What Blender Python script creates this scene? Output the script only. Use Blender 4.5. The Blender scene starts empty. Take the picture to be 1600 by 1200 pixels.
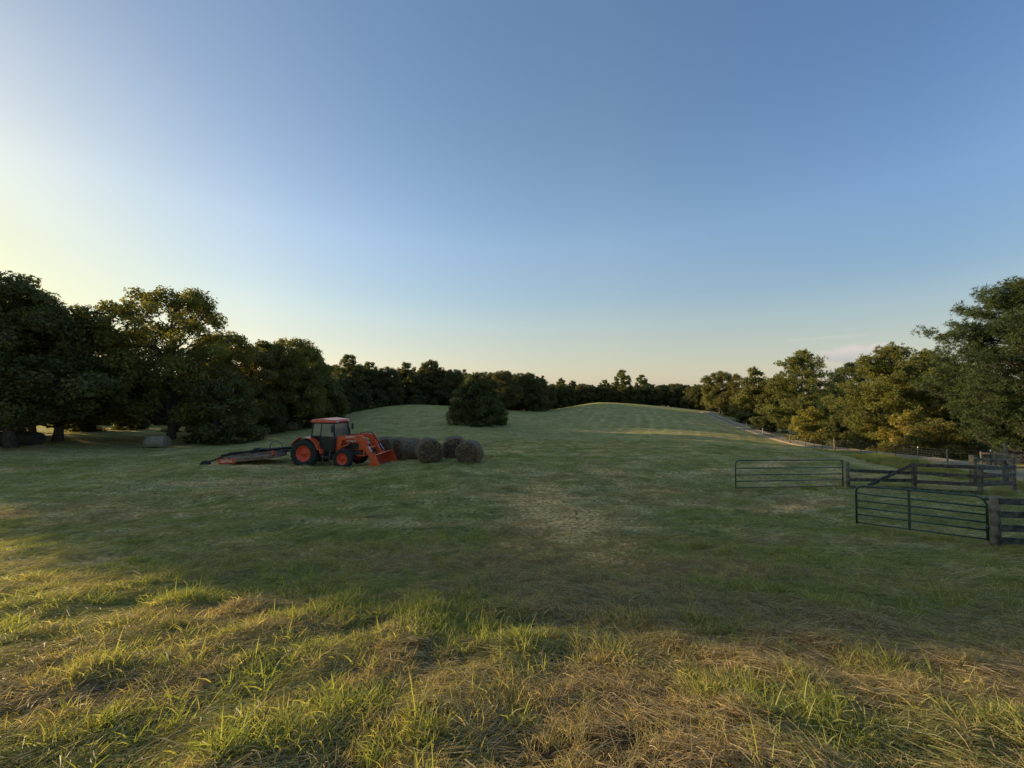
import bpy, bmesh, math, random
import numpy as np
from mathutils import Vector, Matrix

PI = math.pi
SC = bpy.context.scene
COL = SC.collection
rad = math.radians

# ------------------------------------------------------------------ camera
PITCH = rad(1.43)
cam_d = bpy.data.cameras.new('camera')
cam = bpy.data.objects.new('camera', cam_d)
COL.objects.link(cam)
cam_d.sensor_width = 36
cam_d.lens = 13.5
cam_d.clip_start = 0.05
cam_d.clip_end = 9000
cam.rotation_euler = (PI / 2 + PITCH, 0, 0)
SC.camera = cam
F = 600.0


def P(px, py, d):
    """world point seen at photo pixel (px, py) at depth d (metres along +Y)"""
    u, v = (px - 800) / F, (600 - py) / F
    c, s = math.cos(PITCH), math.sin(PITCH)
    yy, zz = c - v * s, s + v * c
    return (u * d / yy, d, zz * d / yy)


# ------------------------------------------------------------------ sky, sun
SUN_EL, SUN_AZ = rad(9.0), rad(-69.0)       # azimuth clockwise from +Y
w = bpy.data.worlds.new('World')
SC.world = w
w.use_nodes = True
wt = w.node_tree
bg = wt.nodes['Background']
sky = wt.nodes.new('ShaderNodeTexSky')
sky.sky_type = 'NISHITA'
sky.sun_disc = False
sky.sun_elevation = SUN_EL
sky.sun_rotation = SUN_AZ
sky.air_density, sky.dust_density, sky.ozone_density = 1.28, 0.70, 2.0
wsc = wt.nodes.new('ShaderNodeVectorMath'); wsc.operation = 'SCALE'; wsc.inputs['Scale'].default_value = 1.0
wg = wt.nodes.new('ShaderNodeGamma'); wg.inputs[1].default_value = 0.60
wm = wt.nodes.new('ShaderNodeVectorMath'); wm.operation = 'MULTIPLY'; wm.inputs[1].default_value = (2.24, 2.15, 2.18)
wh = wt.nodes.new('ShaderNodeHueSaturation'); wh.inputs['Saturation'].default_value = 1.6
for a, b in ((sky.outputs[0], wsc.inputs[0]), (wsc.outputs[0], wg.inputs[0]), (wg.outputs[0], wm.inputs[0]),
             (wm.outputs[0], wh.inputs['Color'])):
    wt.links.new(a, b)
bg.inputs[1].default_value = 0.105
# a small evening cumulus low over the right tree line, and a faint streak of cloud
wtc = wt.nodes.new('ShaderNodeTexCoord')
wn = wt.nodes.new('ShaderNodeTexNoise'); wn.inputs['Scale'].default_value = 26; wn.inputs['Detail'].default_value = 6; wn.inputs['Roughness'].default_value = .55
wt.links.new(wtc.outputs['Generated'], wn.inputs['Vector'])


def wmath(op, a, b=None, c=None, clamp=False):
    n = wt.nodes.new('ShaderNodeMath'); n.operation = op; n.use_clamp = clamp
    for i, v in enumerate((a, b, c)):
        if v is None: continue
        if isinstance(v, (int, float)): n.inputs[i].default_value = v
        else: wt.links.new(v, n.inputs[i])
    return n.outputs[0]


wsep = wt.nodes.new('ShaderNodeSeparateXYZ'); wt.links.new(wtc.outputs['Generated'], wsep.inputs[0])
waz = wmath('ARCTAN2', wsep.outputs[0], wsep.outputs[1])
cloud = None
for az0, el0, saz, sel, amt in ((.712, .078, .042, .018, 1.0), (.77, .084, .032, .011, .9), (.665, .048, .05, .010, .45), (.70, .112, .09, .004, .25)):
    qa = wmath('DIVIDE', wmath('SUBTRACT', waz, az0), saz); qe = wmath('DIVIDE', wmath('SUBTRACT', wsep.outputs[2], el0), sel)
    r2 = wmath('ADD', wmath('MULTIPLY', qa, qa), wmath('MULTIPLY', qe, qe))
    dn = wmath('ADD', wmath('SUBTRACT', 1.0, r2), wmath('MULTIPLY', wmath('SUBTRACT', wn.outputs[0], .5), 3.2))
    mk = wmath('MULTIPLY', wmath('MULTIPLY', dn, 1.1, clamp=True), amt)
    cloud = mk if cloud is None else wmath('MAXIMUM', cloud, mk)
# less colour near the horizon, where the evening air is milky
wsat = wt.nodes.new('ShaderNodeMapRange'); wsat.inputs['From Max'].default_value = .23; wsat.inputs['To Min'].default_value = .55; wsat.inputs['To Max'].default_value = 1.6
wt.links.new(wsep.outputs[2], wsat.inputs[0]); wt.links.new(wsat.outputs[0], wh.inputs['Saturation'])
whue = wt.nodes.new('ShaderNodeMapRange'); whue.inputs['From Max'].default_value = .30; whue.inputs['To Min'].default_value = .5; whue.inputs['To Max'].default_value = .513
wt.links.new(wsep.outputs[2], whue.inputs[0]); wt.links.new(whue.outputs[0], wh.inputs['Hue'])
wlit = wmath('MULTIPLY', wmath('SUBTRACT', wsep.outputs[2], .060), 40, clamp=True)
wcol = wt.nodes.new('ShaderNodeMix'); wcol.data_type = 'RGBA'; wcol.inputs['A'].default_value = (3.1, 3.15, 3.3, 1); wcol.inputs['B'].default_value = (5.4, 4.7, 4.3, 1)
wt.links.new(wlit, wcol.inputs['Factor'])
wmx = wt.nodes.new('ShaderNodeMix'); wmx.data_type = 'RGBA'
wt.links.new(wmath('MULTIPLY', cloud, .75), wmx.inputs['Factor']); wt.links.new(wh.outputs[0], wmx.inputs['A']); wt.links.new(wcol.outputs['Result'], wmx.inputs['B'])
# brightness of the sky by height: a milky band half-way up, extra gain overhead added to lift the ground fill
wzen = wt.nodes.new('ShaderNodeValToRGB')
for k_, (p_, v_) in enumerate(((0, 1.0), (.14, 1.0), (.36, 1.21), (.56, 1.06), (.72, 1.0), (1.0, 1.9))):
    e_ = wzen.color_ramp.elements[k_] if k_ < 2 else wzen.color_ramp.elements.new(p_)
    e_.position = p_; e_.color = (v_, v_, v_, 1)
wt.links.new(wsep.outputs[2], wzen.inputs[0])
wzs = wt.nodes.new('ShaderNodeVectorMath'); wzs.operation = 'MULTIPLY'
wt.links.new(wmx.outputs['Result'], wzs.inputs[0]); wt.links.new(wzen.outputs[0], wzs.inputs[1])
# the side away from the sun is deeper blue, the glow round the sun is toned down
wr_ = wmath('MULTIPLY', wmath('MULTIPLY_ADD', waz, 1.7, -.42, clamp=True), wmath('MULTIPLY_ADD', wsep.outputs[2], 4.0, .15, clamp=True))
wtr = wt.nodes.new('ShaderNodeMix'); wtr.data_type = 'VECTOR'; wtr.inputs[4].default_value = (1, 1, 1); wtr.inputs[5].default_value = (.72, .80, .93)
wt.links.new(wr_, wtr.inputs[0])
wz2 = wt.nodes.new('ShaderNodeVectorMath'); wz2.operation = 'MULTIPLY'
wt.links.new(wzs.outputs[0], wz2.inputs[0]); wt.links.new(wtr.outputs[1], wz2.inputs[1])
wl_ = wmath('MULTIPLY', wmath('MULTIPLY_ADD', waz, -2.5, -1.5, clamp=True), wmath('MULTIPLY_ADD', wsep.outputs[2], -4.0, 2.0, clamp=True))
wlt = wt.nodes.new('ShaderNodeMix'); wlt.data_type = 'VECTOR'; wlt.inputs[4].default_value = (1, 1, 1); wlt.inputs[5].default_value = (.68, .79, .78)
wt.links.new(wl_, wlt.inputs[0])
wz3 = wt.nodes.new('ShaderNodeVectorMath'); wz3.operation = 'MULTIPLY'
wt.links.new(wz2.outputs[0], wz3.inputs[0]); wt.links.new(wlt.outputs[1], wz3.inputs[1])
wl2 = wmath('MULTIPLY_ADD', waz, -1.6, -.5, clamp=True)
wlt2 = wt.nodes.new('ShaderNodeMix'); wlt2.data_type = 'VECTOR'; wlt2.inputs[4].default_value = (1, 1, 1); wlt2.inputs[5].default_value = (1.0, 1.0, .93)
wt.links.new(wl2, wlt2.inputs[0])
wz4 = wt.nodes.new('ShaderNodeVectorMath'); wz4.operation = 'MULTIPLY'
wt.links.new(wz3.outputs[0], wz4.inputs[0]); wt.links.new(wlt2.outputs[1], wz4.inputs[1])
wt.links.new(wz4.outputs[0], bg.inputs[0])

sun_d = bpy.data.lights.new('sun', 'SUN')
sun_d.energy = 5.0
sun_d.angle = rad(0.9)
sun_d.color = (1.0, 0.77, 0.48)
sun = bpy.data.objects.new('sun', sun_d)
COL.objects.link(sun)
sdir = Vector((math.sin(SUN_AZ) * math.cos(SUN_EL), math.cos(SUN_AZ) * math.cos(SUN_EL), math.sin(SUN_EL)))
sun.rotation_euler = (-sdir).to_track_quat('-Z', 'Y').to_euler()

SC.view_settings.view_transform = 'Standard'
SC.view_settings.look = 'None'
SC.view_settings.exposure = 0.52
SC.view_settings.gamma = 1.0
SC.cycles.use_denoising = True
SC.cycles.max_bounces = 6
SC.cycles.transparent_max_bounces = 8

# ------------------------------------------------------------------ noise
def hash2(ix, iy, seed):
    h = (ix.astype(np.int64) * 374761393 + iy.astype(np.int64) * 668265263 + seed * 1442695041) & 0xFFFFFFFF
    h = ((h ^ (h >> 13)) * 1274126177) & 0xFFFFFFFF
    h = h ^ (h >> 16)
    return (h & 0xFFFFFF) / float(0xFFFFFF)


def vnoise(x, y, seed=0):
    x = np.asarray(x, float); y = np.asarray(y, float)
    ix, iy = np.floor(x), np.floor(y)
    fx, fy = x - ix, y - iy
    fx = fx * fx * (3 - 2 * fx); fy = fy * fy * (3 - 2 * fy)
    a, b = hash2(ix, iy, seed), hash2(ix + 1, iy, seed)
    c, d = hash2(ix, iy + 1, seed), hash2(ix + 1, iy + 1, seed)
    return (a + (b - a) * fx) * (1 - fy) + (c + (d - c) * fx) * fy


def fbm(x, y, seed=0, octs=3):
    t, a, n = 0, 1.0, 0
    for k in range(octs):
        t = t + a * vnoise(x * 2 ** k, y * 2 ** k, seed + 17 * k); n += a; a *= 0.5
    return t / n


# ------------------------------------------------------------------ terrain height
CTRL = []
for d, z in ((0, -1.72), (2.3, -2.26), (4, -2.62), (7.4, -3.32), (9, -3.62), (11.7, -3.98), (16.2, -4.15)):
    for x in (-13, -5, 0, 5, 13):
        CTRL.append((x * (1 if d > 5 else .7), d, z))
CTRL += [(-20, 3, -2.7), (20, 3, -2.7), (-10, -8, -1.3), (10, -8, -1.3), (0, -8, -1.2), (0, -60, -1.5), (-60, -40, -2.5), (60, -40, -2.5)]
for px, py, d in ((474, 727, 23.4), (534, 730, 23.0), (600, 729, 22.5), (734, 722, 22.5), (650, 713, 26), (340, 726, 23),
                  (900, 722, 24), (1000, 715, 26), (1321, 765, 17.2), (1526, 775, 15), (1577, 771, 16.5), (1146, 765, 16.4),
                  (88, 688, 42), (265, 681, 48), (250, 698, 46), (30, 693, 40), (340, 684, 54), (420, 672, 64), (500, 657, 82),
                  (750, 662, 66), (640, 632, 112), (700, 634, 106), (560, 641, 98), (800, 642, 104), (930, 628.5, 150), (860, 641, 132),
                  (840, 668, 70), (880, 690, 44), (640, 668, 62), (760, 700, 35), (1000, 689, 46), (1100, 683, 54), (1010, 633, 146), (1060, 640, 136),
                  (1477, 726, 27), (1432, 722, 30), (1397, 718, 33), (1343, 709, 40), (1302, 706, 41.5), (1192, 688, 60),
                  (1130, 662, 88), (1112, 648, 112), (1590, 749, 20.7), (1570, 705, 45), (1400, 702, 55), (1000, 660, 85), (930, 655, 90)):
    CTRL.append(P(px, py, d))
CTRL += [(-30, 165, -8), (33, 215, -9), (90, 160, -8), (90, 80, -7), (-60, 70, -6), (-90, 120, -8), (-60, 25, -4.8), (-60, 0, -3.5),
         (60, 20, -5.5), (60, 0, -4.5), (400, 400, -10), (-400, 400, -10), (0, 420, -10), (400, -50, -6), (-400, -50, -6), (0, -400, -6), (0, 900, -10), (900, 0, -10), (-900, 0, -10), (0, -900, -10)]
CTRL = np.array(CTRL)


def tps_k(r2):
    return np.where(r2 > 1e-9, 0.5 * r2 * np.log(np.maximum(r2, 1e-9)), 0)


def warp(x, y):      # compress far distances so the spline is well conditioned
    r = np.sqrt(x * x + y * y) + 1e-9
    s = np.log1p(r / 8.0) * 8.0 / r
    return x * s, y * s


_cx, _cy = warp(CTRL[:, 0], CTRL[:, 1])
_n = len(CTRL)
_K = tps_k((_cx[:, None] - _cx) ** 2 + (_cy[:, None] - _cy) ** 2) + np.eye(_n) * 0.6
_A = np.zeros((_n + 3, _n + 3)); _A[:_n, :_n] = _K
_Q = np.stack([np.ones(_n), _cx, _cy], 1); _A[:_n, _n:] = _Q; _A[_n:, :_n] = _Q.T
_W = np.linalg.solve(_A, np.concatenate([CTRL[:, 2], np.zeros(3)]))


def gz0(x, y):
    x = np.atleast_1d(np.asarray(x, float)); y = np.atleast_1d(np.asarray(y, float))
    wx, wy = warp(x, y)
    out = np.empty(len(x))
    for i in range(0, len(x), 20000):
        sl = slice(i, i + 20000)
        out[sl] = tps_k((wx[sl, None] - _cx) ** 2 + (wy[sl, None] - _cy) ** 2) @ _W[:_n] + _W[_n] + _W[_n + 1] * wx[sl] + _W[_n + 2] * wy[sl]
    return out


def swath(x, y):
    """the direction (radians from +X) in which the mown hay lies"""
    a = np.where(x < 0, 0.75, -0.62)
    t = 1 / (1 + np.exp(-(x + 0.3) / 0.8))
    near = 0.80 * (1 - t) - 0.62 * t
    far = 0.18 + 0 * x
    k = np.clip((y - 6) / 8, 0, 1)
    return near * (1 - k) + far * k + 0.5 * (fbm(x * .35, y * .35, 91, 2) - .5)


def micro(x, y):
    r = np.sqrt(x * x + y * y)
    th = 0.75 - 1.3 / (1 + np.exp(-(x + 0.3) / 0.8))
    k = np.clip((y - 6) / 8, 0, 1)
    th = th * (1 - k) + 0.18 * k
    u = x * np.cos(th) + y * np.sin(th); v = -x * np.sin(th) + y * np.cos(th)
    row = fbm(u * .22, v * 1.05, 5, 2) - .5
    lump = fbm(x * 1.7, y * 1.7, 6, 2) - .5
    fade = np.clip(1.25 - r / 120, 0, 1)
    off = np.interp(y, [20.7, 28, 34, 41, 52], [27.6, 31.0, 34.6, 37.4, 40.6]) - x
    berm = .27 * np.exp(-((off - 2.7) / .95) ** 2) * np.clip((y - 20) / 4, 0, 1) * np.clip((43 - y) / 5, 0, 1)
    return berm + fade * ((0.13 + .12 * np.clip((y - 8) / 6, 0, 1)) * row + 0.15 * lump + 0.05 * (fbm(x * 4.5, y * 4.5, 8, 2) - .5) + 0.25 * (fbm(x * .12, y * .12, 9, 2) - .5) * np.clip(r / 10, 0, 1))


def gz(x, y):
    x = np.atleast_1d(np.asarray(x, float)); y = np.atleast_1d(np.asarray(y, float))
    return gz0(x, y) + micro(x, y)


def G(x, y, dz=0.0):
    return Vector((x, y, float(gz(x, y)[0]) + dz))


# dryness 0 (green) .. 1 (straw); a property of the sward itself
DRY = [(1.7, 12.5, 1.2, 5.0, 1.0), (1.2, 8.8, 1.5, 2.4, .95), (.9, 3.2, .5, .7, .8), (3.4, 7.2, 1.8, .8, .8), (-2.2, 8.0, 2.2, .8, .75), (10.5, 14.5, 2.6, .9, .7), (5.5, 19, 2.5, 1.2, .5),
       (5.0, 3.6, 2.2, .9, .75), (3.3, 4.6, 1.5, .5, .7), (-3.6, 5.2, 1.6, .5, .7), (-6.5, 8.4, 3.5, .7, .5), (0.6, 2.6, .8, .6, .7), (-1.2, 3.9, .7, .4, .5), (-9, 14, 4, .8, .45), (7, 2.6, 2, .8, .6), (15.6, 12.4, 3.2, 2.4, -.5), (.6, 2.5, .6, .5, .5)]


def dry(x, y):
    th = np.where(y < 9, np.where(x < 0, .75, -.6), .18)
    u = x * np.cos(th) + y * np.sin(th); v = -x * np.sin(th) + y * np.cos(th)
    n = fbm(u * .35, v * 1.1, 41, 3) - .5
    n2 = fbm(x * .9, y * .9, 44, 2) - .5
    d = 0.24 + 1.45 * n + .80 * n2 + .10 * np.clip((y - 8) / 6, 0, 1) + .17 * np.clip((8 - y) / 2, 0, 1)
    for (a, b, sx, sy, k) in DRY:
        q = ((x - a) / sx) ** 2 + ((y - b) / sy) ** 2
        d = d + k * np.exp(-q * .8)
    d = np.where(y > 45, d * .55, d)
    return np.clip(d, 0, 1)


# ------------------------------------------------------------------ material helpers
def newmat(name):
    m = bpy.data.materials.new(name); m.use_nodes = True
    nt = m.node_tree
    for n in list(nt.nodes):
        nt.nodes.remove(n)
    out = nt.nodes.new('ShaderNodeOutputMaterial')
    return m, nt, out


def pmat(name, col, rough=.5, metal=0.0, var=.15, scale=8.0, bump=0.0, bscale=40.0, col2=None, coat=0.0, spec=.5, contrast=(.35, .65)):
    m, nt, out = newmat(name)
    b = nt.nodes.new('ShaderNodeBsdfPrincipled')
    nt.links.new(b.outputs[0], out.inputs[0])
    b.inputs['Roughness'].default_value = rough
    b.inputs['Metallic'].default_value = metal
    b.inputs['Coat Weight'].default_value = coat
    b.inputs['Specular IOR Level'].default_value = spec
    tc = nt.nodes.new('ShaderNodeTexCoord')
    nz = nt.nodes.new('ShaderNodeTexNoise'); nz.inputs['Scale'].default_value = scale; nz.inputs['Detail'].default_value = 5
    nt.links.new(tc.outputs['Object'], nz.inputs['Vector'])
    rp = nt.nodes.new('ShaderNodeValToRGB')
    c1 = tuple(c * (1 - var) for c in col)
    c2 = col2 if col2 else tuple(min(1, c * (1 + var)) for c in col)
    rp.color_ramp.elements[0].position = contrast[0]; rp.color_ramp.elements[0].color = (*c1, 1)
    rp.color_ramp.elements[1].position = contrast[1]; rp.color_ramp.elements[1].color = (*c2, 1)
    nt.links.new(nz.outputs[0], rp.inputs[0])
    nt.links.new(rp.outputs[0], b.inputs['Base Color'])
    if bump:
        n2 = nt.nodes.new('ShaderNodeTexNoise'); n2.inputs['Scale'].default_value = bscale; n2.inputs['Detail'].default_value = 4
        nt.links.new(tc.outputs['Object'], n2.inputs['Vector'])
        bp = nt.nodes.new('ShaderNodeBump'); bp.inputs['Strength'].default_value = bump; bp.inputs['Distance'].default_value = .02
        nt.links.new(n2.outputs[0], bp.inputs['Height']); nt.links.new(bp.outputs[0], b.inputs['Normal'])
    return m


def leafmat(name, dark, light, trans=.35, rough=.6, hue_obj=.06, spec=.25):
    """foliage: base colour from the leaf's own tint, some light coming through"""
    m, nt, out = newmat(name)
    at = nt.nodes.new('ShaderNodeAttribute'); at.attribute_name = 'tint'
    oi = nt.nodes.new('ShaderNodeObjectInfo')
    mx = nt.nodes.new('ShaderNodeMix'); mx.data_type = 'RGBA'
    mx.inputs['A'].default_value = (*dark, 1); mx.inputs['B'].default_value = (*light, 1)
    nt.links.new(at.outputs['Fac'], mx.inputs['Factor'])
    hs = nt.nodes.new('ShaderNodeHueSaturation')
    mr = nt.nodes.new('ShaderNodeMapRange'); mr.inputs['To Min'].default_value = .5 - hue_obj * .25; mr.inputs['To Max'].default_value = .5 + hue_obj * .25
    nt.links.new(oi.outputs['Random'], mr.inputs[0]); nt.links.new(mr.outputs[0], hs.inputs['Hue'])
    nt.links.new(mx.outputs['Result'], hs.inputs['Color'])
    pb = nt.nodes.new('ShaderNodeBsdfPrincipled'); pb.inputs['Roughness'].default_value = rough; pb.inputs['Specular IOR Level'].default_value = spec
    tb = nt.nodes.new('ShaderNodeBsdfTranslucent')
    nt.links.new(hs.outputs[0], pb.inputs['Base Color'])
    gm = nt.nodes.new('ShaderNodeMix'); gm.data_type = 'RGBA'; gm.blend_type = 'MULTIPLY'; gm.inputs['Factor'].default_value = 1
    gm.inputs['B'].default_value = (1.35, 1.25, .5, 1)
    nt.links.new(hs.outputs[0], gm.inputs['A']); nt.links.new(gm.outputs['Result'], tb.inputs['Color'])
    ms = nt.nodes.new('ShaderNodeMixShader'); ms.inputs[0].default_value = trans
    nt.links.new(pb.outputs[0], ms.inputs[1]); nt.links.new(tb.outputs[0], ms.inputs[2]); nt.links.new(ms.outputs[0], out.inputs[0])
    return m


def ground_mat():
    m, nt, out = newmat('field_turf')
    L = nt.links.new
    b = nt.nodes.new('ShaderNodeBsdfPrincipled'); b.inputs['Roughness'].default_value = .95; b.inputs['Specular IOR Level'].default_value = .1
    L(b.outputs[0], out.inputs[0])
    tc = nt.nodes.new('ShaderNodeTexCoord')
    at = nt.nodes.new('ShaderNodeAttribute'); at.attribute_name = 'dry'
    n1 = nt.nodes.new('ShaderNodeTexNoise'); n1.inputs['Scale'].default_value = .9; n1.inputs['Detail'].default_value = 8; n1.inputs['Roughness'].default_value = .65
    n2 = nt.nodes.new('ShaderNodeTexNoise'); n2.inputs['Scale'].default_value = 9; n2.inputs['Detail'].default_value = 6
    mp = nt.nodes.new('ShaderNodeMapping'); mp.inputs['Rotation'].default_value = (0, 0, rad(-19)); mp.inputs['Scale'].default_value = (1, .12, 1)
    L(tc.outputs['Object'], n1.inputs['Vector']); L(tc.outputs['Object'], n2.inputs['Vector'])
    add = nt.nodes.new('ShaderNodeMath'); add.operation = 'MULTIPLY_ADD'; add.inputs[1].default_value = .9; add.inputs[2].default_value = -.45
    L(n1.outputs[0], add.inputs[0])
    sm = nt.nodes.new('ShaderNodeMath'); sm.operation = 'ADD'; sm.use_clamp = True
    L(at.outputs['Fac'], sm.inputs[0]); L(add.outputs[0], sm.inputs[1])
    rw = nt.nodes.new('ShaderNodeAttribute'); rw.attribute_name = 'windrow'
    sm2 = nt.nodes.new('ShaderNodeMath'); sm2.operation = 'ADD'; sm2.use_clamp = True
    L(sm.outputs[0], sm2.inputs[0]); L(rw.outputs['Fac'], sm2.inputs[1])
    rp = nt.nodes.new('ShaderNodeValToRGB')
    e = rp.color_ramp.elements
    e[0].position = 0; e[0].color = (.37, .325, .115, 1)
    e[1].position = 1; e[1].color = (.76, .47, .20, 1)
    k = e.new(.45); k.color = (.49, .405, .175, 1)
    L(sm2.outputs[0], rp.inputs[0])
    mx = nt.nodes.new('ShaderNodeMix'); mx.data_type = 'RGBA'; mx.blend_type = 'MULTIPLY'; mx.inputs['Factor'].default_value = .95
    r2 = nt.nodes.new('ShaderNodeValToRGB'); r2.color_ramp.elements[0].position = .3; r2.color_ramp.elements[0].color = (.28, .30, .28, 1)
    r2.color_ramp.elements[1].position = .7; r2.color_ramp.elements[1].color = (1.42, 1.38, 1.34, 1)
    L(n2.outputs[0], r2.inputs[0]); L(rp.outputs[0], mx.inputs['A']); L(r2.outputs[0], mx.inputs['B'])
    so = nt.nodes.new('ShaderNodeAttribute'); so.attribute_name = 'soil'
    ms_ = nt.nodes.new('ShaderNodeMix'); ms_.data_type = 'RGBA'; ms_.inputs['B'].default_value = (.070, .048, .030, 1)
    L(so.outputs['Fac'], ms_.inputs['Factor']); L(mx.outputs['Result'], ms_.inputs['A'])
    L(ms_.outputs['Result'], b.inputs['Base Color'])
    n3 = nt.nodes.new('ShaderNodeTexNoise'); n3.inputs['Scale'].default_value = 5; n3.inputs['Detail'].default_value = 8; n3.inputs['Roughness'].default_value = .75
    L(tc.outputs['Object'], n3.inputs['Vector'])
    n4 = nt.nodes.new('ShaderNodeTexNoise'); n4.inputs['Scale'].default_value = 3.2; n4.inputs['Detail'].default_value = 7; n4.inputs['Roughness'].default_value = .7
    mp.inputs['Rotation'].default_value = (0, 0, rad(-10)); mp.inputs['Scale'].default_value = (.16, 1.25, 1)
    L(tc.outputs['Object'], mp.inputs['Vector']); L(mp.outputs[0], n4.inputs['Vector'])
    r4 = nt.nodes.new('ShaderNodeValToRGB'); r4.color_ramp.elements[0].position = .36; r4.color_ramp.elements[0].color = (.60, .66, .55, 1)
    r4.color_ramp.elements[1].position = .62; r4.color_ramp.elements[1].color = (1.38, 1.26, 1.10, 1)
    L(n4.outputs[0], r4.inputs[0])
    m4 = nt.nodes.new('ShaderNodeMix'); m4.data_type = 'RGBA'; m4.blend_type = 'MULTIPLY'; m4.inputs['Factor'].default_value = .85
    L(ms_.outputs['Result'], m4.inputs['A']); L(r4.outputs[0], m4.inputs['B']); L(m4.outputs['Result'], b.inputs['Base Color'])
    bp = nt.nodes.new('ShaderNodeBump'); bp.inputs['Strength'].default_value = 1.0; bp.inputs['Distance'].default_value = .12
    L(n3.outputs[0], bp.inputs['Height']); L(bp.outputs[0], b.inputs['Normal'])
    return m


# ------------------------------------------------------------------ object helpers
def np_mesh(name, verts, quads=None, tris=None, tint=None, smooth=False):
    me = bpy.data.meshes.new(name)
    verts = np.asarray(verts, np.float32)
    loops, starts, tot = [], [], 0
    if quads is not None and len(quads):
        q = np.asarray(quads, np.int32); loops.append(q.ravel()); starts.append(np.arange(len(q)) * 4); tot = len(q) * 4
    if tris is not None and len(tris):
        t = np.asarray(tris, np.int32); loops.append(t.ravel()); starts.append(tot + np.arange(len(t)) * 3)
    loops = np.concatenate(loops); starts = np.concatenate(starts).astype(np.int32)
    me.vertices.add(len(verts)); me.vertices.foreach_set('co', verts.ravel())
    me.loops.add(len(loops)); me.loops.foreach_set('vertex_index', loops.astype(np.int32))
    me.polygons.add(len(starts)); me.polygons.foreach_set('loop_start', starts)
    if smooth:
        me.polygons.foreach_set('use_smooth', np.ones(len(starts), bool))
    me.update(calc_edges=True)
    if tint is not None:
        a = me.attributes.new('tint', 'FLOAT', 'POINT'); a.data.foreach_set('value', np.asarray(tint, np.float32))
    return me


def link(o, parent=None):
    COL.objects.link(o)
    if parent is not None:
        o.parent = parent
    return o


def tag(o, label=None, cat=None, group=None, kind=None):
    if label: o['label'] = label
    if cat: o['category'] = cat
    if group: o['group'] = group
    if kind: o['kind'] = kind
    return o


def empty(name, loc=(0, 0, 0), rz=0.0, scale=1.0):
    o = bpy.data.objects.new(name, None); o.empty_display_size = .3
    link(o); o.location = loc; o.rotation_euler = (0, 0, rz); o.scale = (scale,) * 3 if isinstance(scale, (int, float)) else scale
    return o


def copy_tree(root, name=None):
    r = root.copy(); COL.objects.link(r)
    for ch in list(root.children):
        c = ch.copy(); COL.objects.link(c); c.parent = r; c.matrix_parent_inverse = ch.matrix_parent_inverse
        for g in list(ch.children):
            d = g.copy(); COL.objects.link(d); d.parent = c; d.matrix_parent_inverse = g.matrix_parent_inverse
    return r


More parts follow.
